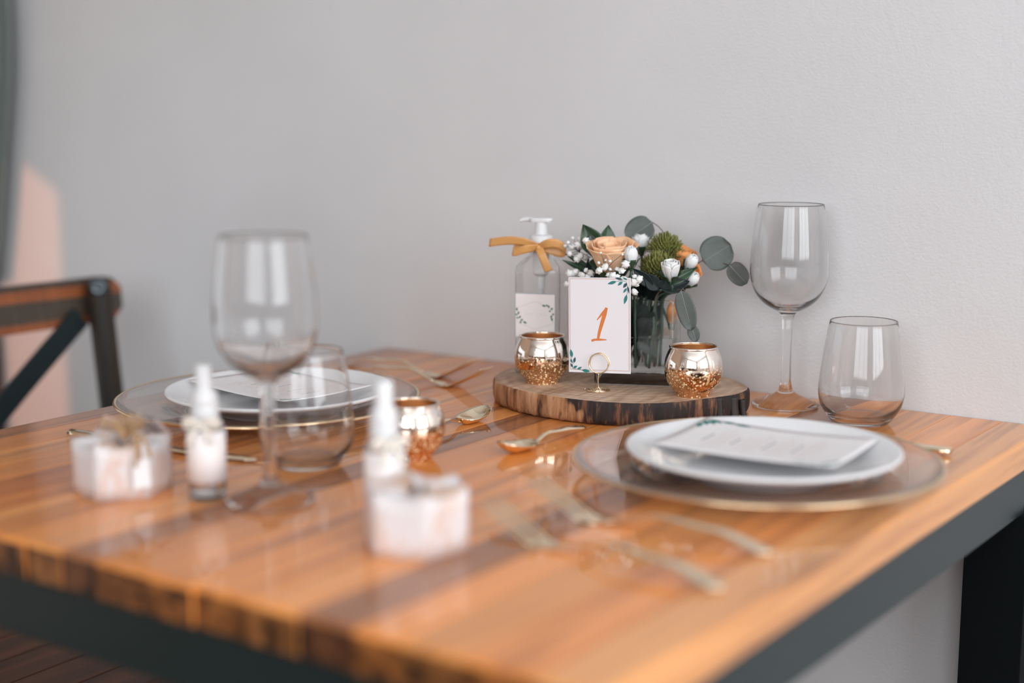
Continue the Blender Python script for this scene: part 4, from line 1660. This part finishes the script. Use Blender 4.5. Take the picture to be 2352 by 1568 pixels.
mouth = Vector((VC.x, VC.y, SZ + 0.094))
tw = Vector((0.488, -0.0845, 0.9465))
A_b = px_off((0.4640, -0.1060, 0.9600), 0.0155, 0.0025)
eucalyptus('eucalyptus branch with one grey-green round leaf standing above the bouquet', [mouth + Vector((0.005, 0.01, 0)), Vector((0.485, -0.086, 0.93)), tw],
           [(A_b, px_off((0.4600, -0.1050, 0.955), -0.0105, -0.0125), 0.0330, CAMDIR + Vector((0, 0, 0.35)), 'eucalyptus', tw)], vase_foot(0.004, 0.02))
B_in = Vector((0.536, -0.0885, 0.9205))
eucalyptus('eucalyptus branch reaching right with two round leaves beside the wine glass', [mouth + Vector((0.02, 0.008, 0)), Vector((0.522, -0.097, 0.9115)), B_in],
           [(px_off(B_in, 0.0015, -0.0005), px_off((0.5500, -0.0795, 0.931), 0.0155, 0.0085), 0.0400, CAMDIR + Vector((0.1, 0, 0.2)), 'eucalyptus', B_in),
            (px_off((0.567, -0.079, 0.9145), -0.0015, 0.003), px_off((0.5755, -0.0735, 0.903), 0.0085, -0.0065), 0.0250, CAMDIR + Vector((0.2, 0, 0.4)), 'eucalyptus_dark', px_off(B_in, 0.012, -0.004, 0.006))], vase_foot(0.018, 0.02))
D_t = Vector((0.5440, -0.1440, 0.8935))
eucalyptus('eucalyptus branch drooping over the vase rim with folded hanging leaves', [mouth + Vector((0.028, -0.012, 0.002)), Vector((0.531, -0.139, 0.8925)), D_t],
           [(px_off(D_t, -0.004, 0.0), px_off((0.5490, -0.1425, 0.8490), 0.0035, 0.001), 0.0215, CAMDIR + Vector((-0.3, -0.1, 0.1)), 'eucalyptus', D_t),
            (px_off((0.5500, -0.1405, 0.8545), 0.001, 0.001), px_off((0.5535, -0.1385, 0.8375), 0.003, 0.0), 0.0135, CAMDIR + Vector((-0.2, 0, 0)), 'eucalyptus', px_off((0.549, -0.1425, 0.856), 0.002, 0.001))], vase_foot(0.02, -0.015))


# glossy dark leaves around the bloom
def leaf_sprig(label, foot, leaves):
    b0 = Vector(leaves[0][0])
    root = empty('leaf_sprig', b0)
    tag(root, label, 'leaf sprig', 'dark green leaf sprigs')
    pts = curve_pts([foot, (Vector(foot) + mouth) / 2, mouth + (b0 - mouth) * 0.35, b0], 5)
    v, f = tube_data([p - b0 for p in pts], 0.0013, 6)
    mesh('stem', v, f, M['stem'], root, smooth=True)
    for (b_, t_, w, fac, mt) in leaves:
        add_leaf(root, b_, t_, w, fac, M[mt], 'lance', 0.35, 0.0, False)
    return root


L1 = Vector((0.4400, -0.1520, 0.9280))
leaf_sprig('dark green sprig with two leaves standing up behind the peach rose', vase_foot(-0.015, 0.0), [
    (L1, px_off((0.434, -0.159, 0.9505), -0.010, 0.0115), 0.0260, CAMDIR + Vector((-0.3, 0, 0.2)), 'dark_leaf'),
    (px_off(L1, 0.006, 0), px_off((0.443, -0.141, 0.950), 0.0015, 0.0105), 0.0210, CAMDIR + Vector((0.5, 0, 0.1)), 'dark_leaf'),
    (px_off(L1, 0.001, -0.004, -0.008), px_off((0.436, -0.160, 0.948), -0.003, 0.003), 0.0190, CAMDIR + Vector((-0.5, 0, -0.1)), 'eucalyptus')])
L2 = Vector((0.4360, -0.1600, 0.9080))
leaf_sprig('dark green sprig with narrow leaves reaching left toward the pump bottle', vase_foot(-0.02, -0.01), [
    (px_off(L2, -0.001, 0.002), px_off((0.415, -0.172, 0.926), -0.007, 0.003), 0.0085, CAMDIR + Vector((0, 0, 0.9)), 'dark_leaf'),
    (px_off(L2, -0.002, -0.002), px_off((0.415, -0.172, 0.921), -0.010, 0.001), 0.0080, CAMDIR + Vector((0, 0, 0.8)), 'dark_leaf'),
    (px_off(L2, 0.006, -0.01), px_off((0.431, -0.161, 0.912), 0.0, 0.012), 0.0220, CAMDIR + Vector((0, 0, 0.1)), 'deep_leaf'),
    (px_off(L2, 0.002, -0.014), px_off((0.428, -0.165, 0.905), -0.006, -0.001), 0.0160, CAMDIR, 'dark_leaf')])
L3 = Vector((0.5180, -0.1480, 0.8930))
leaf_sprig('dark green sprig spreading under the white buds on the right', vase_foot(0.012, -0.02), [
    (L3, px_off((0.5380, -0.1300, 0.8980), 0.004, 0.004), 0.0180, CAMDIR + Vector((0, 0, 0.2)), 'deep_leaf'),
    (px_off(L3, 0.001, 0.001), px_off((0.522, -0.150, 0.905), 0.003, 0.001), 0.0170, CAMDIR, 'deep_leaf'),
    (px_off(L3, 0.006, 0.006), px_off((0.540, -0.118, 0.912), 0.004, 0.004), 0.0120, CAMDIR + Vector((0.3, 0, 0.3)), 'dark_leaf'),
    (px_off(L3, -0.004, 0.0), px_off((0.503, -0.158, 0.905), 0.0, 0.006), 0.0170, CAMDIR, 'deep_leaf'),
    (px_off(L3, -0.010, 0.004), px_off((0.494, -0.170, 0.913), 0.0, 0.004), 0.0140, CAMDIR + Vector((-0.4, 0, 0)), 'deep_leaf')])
rl = random.Random(21)
lvs = []
for k in range(15):
    a = R(24 * k + rl.uniform(-8, 8))
    r0 = rl.uniform(0.006, 0.020)
    r1 = rl.uniform(0.026, 0.040)
    zb = rl.uniform(0.090, 0.098)
    p = mouth + Vector((math.cos(a) * r0, math.sin(a) * r0, zb - 0.094))
    q = mouth + Vector((math.cos(a) * r1 + 0.006, math.sin(a) * r1 - 0.004, zb - 0.094 + rl.uniform(0.012, 0.026)))
    lvs.append((p, q, rl.uniform(0.013, 0.019), CAMDIR + Vector((rl.uniform(-0.5, 0.5), rl.uniform(-.3, .3), rl.uniform(0.1, 0.6))), 'deep_leaf'))
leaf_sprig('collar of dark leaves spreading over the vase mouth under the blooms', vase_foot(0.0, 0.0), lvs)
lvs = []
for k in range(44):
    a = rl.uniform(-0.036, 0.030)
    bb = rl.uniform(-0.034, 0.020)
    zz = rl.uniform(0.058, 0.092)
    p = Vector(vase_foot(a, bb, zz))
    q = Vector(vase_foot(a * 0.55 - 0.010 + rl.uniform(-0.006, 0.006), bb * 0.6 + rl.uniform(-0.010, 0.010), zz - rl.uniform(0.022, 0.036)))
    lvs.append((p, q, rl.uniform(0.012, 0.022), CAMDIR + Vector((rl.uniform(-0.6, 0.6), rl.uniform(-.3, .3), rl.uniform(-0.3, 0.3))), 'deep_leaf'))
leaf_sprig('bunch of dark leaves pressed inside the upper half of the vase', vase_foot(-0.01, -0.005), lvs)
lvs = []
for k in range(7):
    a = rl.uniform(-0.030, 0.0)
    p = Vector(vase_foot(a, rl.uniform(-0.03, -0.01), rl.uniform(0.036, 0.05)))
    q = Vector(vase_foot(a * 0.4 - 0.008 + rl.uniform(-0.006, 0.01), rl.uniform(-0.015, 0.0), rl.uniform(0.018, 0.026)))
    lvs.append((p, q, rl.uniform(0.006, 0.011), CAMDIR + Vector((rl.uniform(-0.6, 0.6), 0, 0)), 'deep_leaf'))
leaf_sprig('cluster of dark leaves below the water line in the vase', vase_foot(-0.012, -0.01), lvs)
leaf_sprig('single grey-green leaf curving under water at the vase bottom', vase_foot(0.0, -0.015), [
    (vase_foot(-0.006, -0.018, 0.047), vase_foot(0.024, -0.026, 0.030), 0.010, CAMDIR + Vector((0, 0, 0.5)), 'eucalyptus')])


# baby's breath sprigs
def floret_mesh():
    """small ruffled pompom"""
    V, F = [], []
    n, m = 9, 14
    V.append(Vector((0, 0, 1)))
    for i in range(1, n):
        for j in range(m):
            a, b_ = math.pi * i / n, math.tau * j / m
            V.append(Vector((math.sin(a) * math.cos(b_), math.sin(a) * math.sin(b_), math.cos(a))))
    V.append(Vector((0, 0, -1)))
    for j in range(m):
        F.append((0, 1 + j, 1 + (j + 1) % m))
        F.append((len(V) - 1, len(V) - 1 - m + (j + 1) % m, len(V) - 1 - m + j))
    for i in range(n - 2):
        for j in range(m):
            p, q = 1 + i * m + j, 1 + i * m + (j + 1) % m
            F.append((p, p + m, q + m, q))
    out = []
    for p in V:
        k = 1 + 0.30 * math.sin(5 * math.atan2(p.y, p.x) + 4 * p.z) * (1 - p.z * p.z) + 0.20 * math.cos(11 * p.z + 2 * math.atan2(p.y, p.x)) * (1 - abs(p.z))
        out.append(Vector((p.x, p.y, p.z * 0.85)) * (0.0036 * k))
    o = mesh('floret', out, F, M['baby'], smooth=True)
    me = o.data
    bpy.data.objects.remove(o)
    return me


FLO = floret_mesh()


def gyp(label, centre, foot, spots, seed):
    rr = random.Random(seed)
    c = Vector(centre)
    root = empty('gypsophila_sprig', c)
    tag(root, label, "baby's breath", 'sprigs of white gypsophila')
    fork_p = c + (mouth - c) * 0.35
    parts = [tube_data([p - c for p in curve_pts([foot, (Vector(foot) + mouth) / 2, mouth + (c - mouth) * 0.3, fork_p], 4)], 0.0008, 5)]
    nodes = [fork_p.lerp(c, rr.uniform(0.2, 0.8)) + Vector([rr.uniform(-0.006, 0.006) for _ in range(3)]) for _ in range(4)]
    for nd in nodes:
        parts.append(tube_data([fork_p - c, (fork_p + nd) / 2 - c + Vector((0, 0, 0.002)), nd - c], 0.0004, 5))
    tips = []
    for (dr, du, df, s) in spots:
        p = px_off(c, dr, du, df)
        nd = min(nodes, key=lambda q: (q - p).length)
        parts.append(tube_data([nd - c, (nd + p) / 2 - c + Vector((0, 0, 0.001)), p - c], 0.00028, 4))
        o = bpy.data.objects.new('floret', FLO)
        COL.objects.link(o)
        o.parent = root
        o.location = p - c
        o.scale = (s, s, s)
        o.rotation_euler = (rr.uniform(0.2, 1.1), rr.uniform(-0.5, 0.5), rr.uniform(0, 6))
    v, f = merge(*parts)
    mesh('stalks', v, f, M['stem'], root, smooth=True)


PX = 0.000495
def spots(lst, c, dfr, seed):
    rr = random.Random(seed)
    return [((x - c[0]) * PX, (c[1] - y) * PX, rr.uniform(*dfr), s) for x, y, s in lst]


g1c = (1325, 570)
gyp('loose white gypsophila sprig rising left of the peach rose', (0.420, -0.168, 0.9350), vase_foot(-0.02, 0.0), spots([(1304, 555, .6), (1316, 548, .7), (1333, 549, 1.0), (1345, 551, 1.1), (1327, 562, 1.1), (1313, 566, 1.0), (1336, 566, 1.1), (1320, 578, 1.2), (1308, 580, .8), (1331, 585, 1.1), (1354, 573, 1.25), (1342, 590, .9), (1299, 566, .6), (1324, 592, 1.0), (1361, 597, 1.1), (1350, 594, .7)], g1c, (-0.012, 0.012), 1), 1)
g2c = (1335, 625)
gyp('dense white gypsophila cluster just above the number card, on its left', (0.433, -0.186, 0.9095), vase_foot(-0.022, -0.01), spots([(1317, 627, 1.3), (1329, 624, 1.2), (1343, 628, 1.1), (1355, 634, 1.1), (1363, 626, 1.2), (1337, 640, 1.0), (1320, 641, 1.0), (1352, 617, .7), (1330, 652, 1.0), (1310, 650, 0.9)], g2c, (-0.008, 0.006), 2), 2)
g3c = (1400, 615)
gyp('airy white gypsophila sprig crossing in front of the peach rose', (0.480, -0.200, 0.9195), vase_foot(-0.012, -0.03), spots([(1383, 581, .35), (1431, 585, .4), (1379, 603, .5), (1404, 600, .5), (1394, 598, .35), (1392, 612, 1.1), (1380, 619, 1.1), (1430, 621, 1.1), (1437, 606, 1.2), (1404, 617, .5), (1420, 618, .7), (1410, 632, 1.2), (1401, 631, .8), (1420, 634, .9), (1414, 640, 0.9)], g3c, (-0.006, 0.004), 3), 3)
g4c = (1452, 640)
gyp('white gypsophila cluster beside the top right corner of the number card', (0.501, -0.186, 0.9075), vase_foot(0.0, -0.03), spots([(1433, 643, 1.4), (1454, 646, 1.3), (1469, 640, 1.2), (1458, 633, .7), (1458, 667, 1.1), (1441, 660, 1.0), (1448, 654, 1.0), (1439, 675, 0.9), (1463, 652, .9)], g4c, (-0.006, 0.004), 4), 4)

# ================================================================== FAVOUR BOXES
def favour_box(loc, theta, label, bow, seed):
    root = empty('favour_box', loc, R(theta))
    tag(root, label, 'favour box', 'hexagonal favour boxes')
    R_, H = 0.0418, 0.0495
    hexp = [Vector((R_ * math.cos(k * math.pi / 3), R_ * math.sin(k * math.pi / 3), 0)) for k in range(6)]
    # side panels, each with a concave top edge
    for k in range(6):
        p, q = hexp[k], hexp[(k + 1) % 6]
        nrm = ((p + q) / 2).normalized()

        def fn(u, v, p=p, q=q):
            s = 2 * u - 1
            top = H - 0.0050 * (1 - s * s)
            return p.lerp(q, u) + Vector((0, 0, top * v))
        sheet('side_panel', fn, 10, 4, M['marble'], root, 0.0006)
    v = [tuple(h * 0.985 + Vector((0, 0, 0.0006))) for h in hexp]
    mesh('base_panel', v, [tuple(range(5, -1, -1))], M['marble'], root)
    # folded flaps closing the top in a shallow whirl
    for k in range(6):
        p, q = hexp[k] * 0.985, hexp[(k + 1) % 6] * 0.985
        mid = (p + q) / 2
        raised = bow and k in (2, 3)
        def fn(u, v, p=p, q=q, mid=mid, raised=raised, k=k):
            s = 2 * u - 1
            top = H - 0.0050 * (1 - s * s) - 0.0004
            e = p.lerp(q, u)
            if raised:
                inn = e * (1 - 0.20 * v) * 1.0
                return Vector((inn.x * (1 - 0.1 * v * abs(s)), inn.y * (1 - 0.1 * v * abs(s)), top + 0.013 * v))
            inn = e.lerp(mid * 0.06, v * 0.80)
            return Vector((inn.x, inn.y, top + (0.0008 * (k % 2) - 0.0035) * v + 0.004 * v * (1 - v)))
        sheet('top_flap', fn, 8, 8, M['marble'] if k % 3 else M['kraft_marble'], root, 0.0005)
    if bow:
        b2 = empty('twine_bow', (0.010, 0.010, H + 0.001))
        b2.parent = root
        rr = random.Random(seed)
        for k in range(7):
            a = rr.uniform(0, 6.28)
            e = Vector((math.cos(a) * 0.018, math.sin(a) * 0.018, rr.uniform(0.006, 0.018)))
            e2 = Vector((math.cos(a + 0.5) * 0.015, math.sin(a + 0.5) * 0.015, rr.uniform(0.004, 0.012)))
            tube('twine_loop', curve_pts([(0, 0, 0.002), e * 0.6 + Vector((0, 0, 0.006)), e, e2, (0, 0, 0.003)], 5), 0.0011, M['jute'], b2, 6)
        v, f = lathe_data([(0, -0.003), (0.004, -0.002), (0.005, 0.002), (0.003, 0.005), (0, 0.006)], 12)
        mesh('knot', v, f, M['jute'], b2, smooth=True)
    return root


m, nt, b = newmat('blush_marbled_card')
g = noise(nt, coords(nt), 40, 5, 0.7)
c = ramp(nt, g, [(0.35, (0.80, 0.70, 0.66)), (0.55, (0.66, 0.45, 0.33))])
nt.links.new(c, b.inputs['Base Color'])
setp(b, Roughness=0.55)
M['kraft_marble'] = m
fb = favour_box((0.298, -0.7196, TZ), -72, 'white marbled hexagonal favour box with a jute bow and hanging tag', True, 3)


def gift_tag():
    # hangs from the bow over the box's front right edge
    th = R(-72)
    root = fb
    def P(dr, du, out=0.0):
        return Vector((0, 0, 0))
    # local direction towards the camera-right front faces
    inv = Matrix.Rotation(-th, 3, 'Z')
    o_dir = inv @ Vector((right.x * 0.62 - fwd.x * 0.85, right.y * 0.62 - fwd.y * 0.85, 0)).normalized()
    s_dir = Vector((-o_dir.y, o_dir.x, 0))
    base = o_dir * 0.0415 + Vector((0, 0, 0.0350))
    v, f = sheet_data(lambda u, v: base + s_dir * (0.015 * (u - 0.5)) + Vector((0, 0, -0.024 * v)) + o_dir * (0.003 * v), 3, 4, 0.0006)
    t = mesh('gift_tag', v, f, M['menu_paper'], root)
    tube('tag_string', curve_pts([(0.010, 0.010, 0.053), o_dir * 0.030 + Vector((0, 0, 0.0545)), o_dir * 0.0400 + Vector((0, 0, 0.0500)), base + o_dir * 0.0008], 5), 0.0012, M['jute'], root, 6)
    for k, (ds, dz) in enumerate(((0.006, -0.012), (-0.004, -0.018))):
        tube('bow_tail', curve_pts([(0.010, 0.010, 0.053), o_dir * 0.034 + s_dir * (ds * 0.5) + Vector((0, 0, 0.0550)), o_dir * 0.0435 + s_dir * ds + Vector((0, 0, 0.047)), o_dir * 0.0450 + s_dir * ds * 1.4 + Vector((0, 0, 0.048 + dz))], 5), 0.0013, M['jute'], root, 6)


gift_tag()
favour_box((0.6105, -0.7017, TZ), -41.5, 'white hexagonal favour box nearest the camera, in front of a spray bottle', False, 5)

# ================================================================== SPRAY BOTTLES
def spray_bottle(loc, rz, label):
    root = empty('spray_bottle', loc, rz)
    tag(root, label, 'spray bottle', 'mini spray bottles')
    outp = [(0, 0.0), (0.0135, 0.0), (0.0155, 0.0012), (0.0160, 0.0030), (0.0160, 0.0600), (0.0150, 0.0640), (0.0115, 0.0675), (0.0088, 0.0690), (0.0085, 0.0735)]
    inn = [(0.0073, 0.0735), (0.0075, 0.0688), (0.0105, 0.0662), (0.0138, 0.0628), (0.0146, 0.0600), (0.0146, 0.0050), (0.0125, 0.0032), (0, 0.0030)]
    lathe('body', outp + inn, M['plastic_clear'], root, 48)
    lathe('liquid', [(0, 0.0031), (0.0125, 0.0033), (0.01465, 0.0051), (0.01465, 0.0560), (0, 0.0560)], M['water'], root, 48, sharp=50)
    sheet('label', lambda u, v: Vector((0.01625 * math.cos(u * 5.6 - 2.8 - 1.5708), 0.01625 * math.sin(u * 5.6 - 2.8 - 1.5708), 0.0165 + 0.044 * v)), 40, 2, M['label_paper'], root, 0.0003)
    lathe('collar', [(0, 0.0700), (0.0112, 0.0700), (0.0118, 0.0712), (0.0118, 0.0800), (0.0110, 0.0815), (0, 0.0815)], M['white_plastic'], root, 32, sharp=35)
    lathe('cap', [(0, 0.0816), (0.0116, 0.0816), (0.0118, 0.0830), (0.0108, 0.0910), (0.0080, 0.0955), (0.0076, 0.0975), (0.0074, 0.1150), (0.0064, 0.1165), (0, 0.1165)], M['white_plastic'], root, 32, sharp=35)
    tube('dip_tube', [(0, 0, 0.070), (0.001, 0, 0.04), (0.003, 0, 0.008)], 0.0014, plain('spray_tube', (0.75, 0.74, 0.74), 0.3), root, 8)
    bow = empty('neck_bow', (0, 0, 0.0668))
    bow.parent = root
    v, f = lathe_data([(0.0128 + 0.0009 * math.cos(a), 0.0016 * math.sin(a)) for a in [i * math.tau / 8 for i in range(8)]], 32, True)
    mesh('band', v, f, M['organza'], bow, smooth=True)
    for s in (1, -1):
        ribbon_strip('loop', [(0, -0.0135, 0), (s * 0.007, -0.016, 0.004), (s * 0.014, -0.015, 0.0035), (s * 0.0155, -0.0125, 0.0), (s * 0.007, -0.0125, -0.001), (0, -0.013, 0)], [(0, -.3, 1), (0, 0, 1), (0, 0, 1), (0, 0, 1), (0, 0, 1), (0, .3, 1)], 0.006, M['organza'], bow)
        ribbon_strip('tail', [(0, -0.0138, 0), (s * 0.006, -0.0175, -0.006), (s * 0.010, -0.0185, -0.016)], [(1, 0, .3), (1, 0, .2 * s), (1, 0, .3 * s)], 0.005, M['organza'], bow)
    return root


spray_bottle((0.3796, -0.6971, TZ), R(30), 'small clear spray bottle with white cap beside the box with the bow')
spray_bottle((0.552, -0.6680, TZ), R(62), 'small clear spray bottle with white cap behind the nearest hexagonal box')
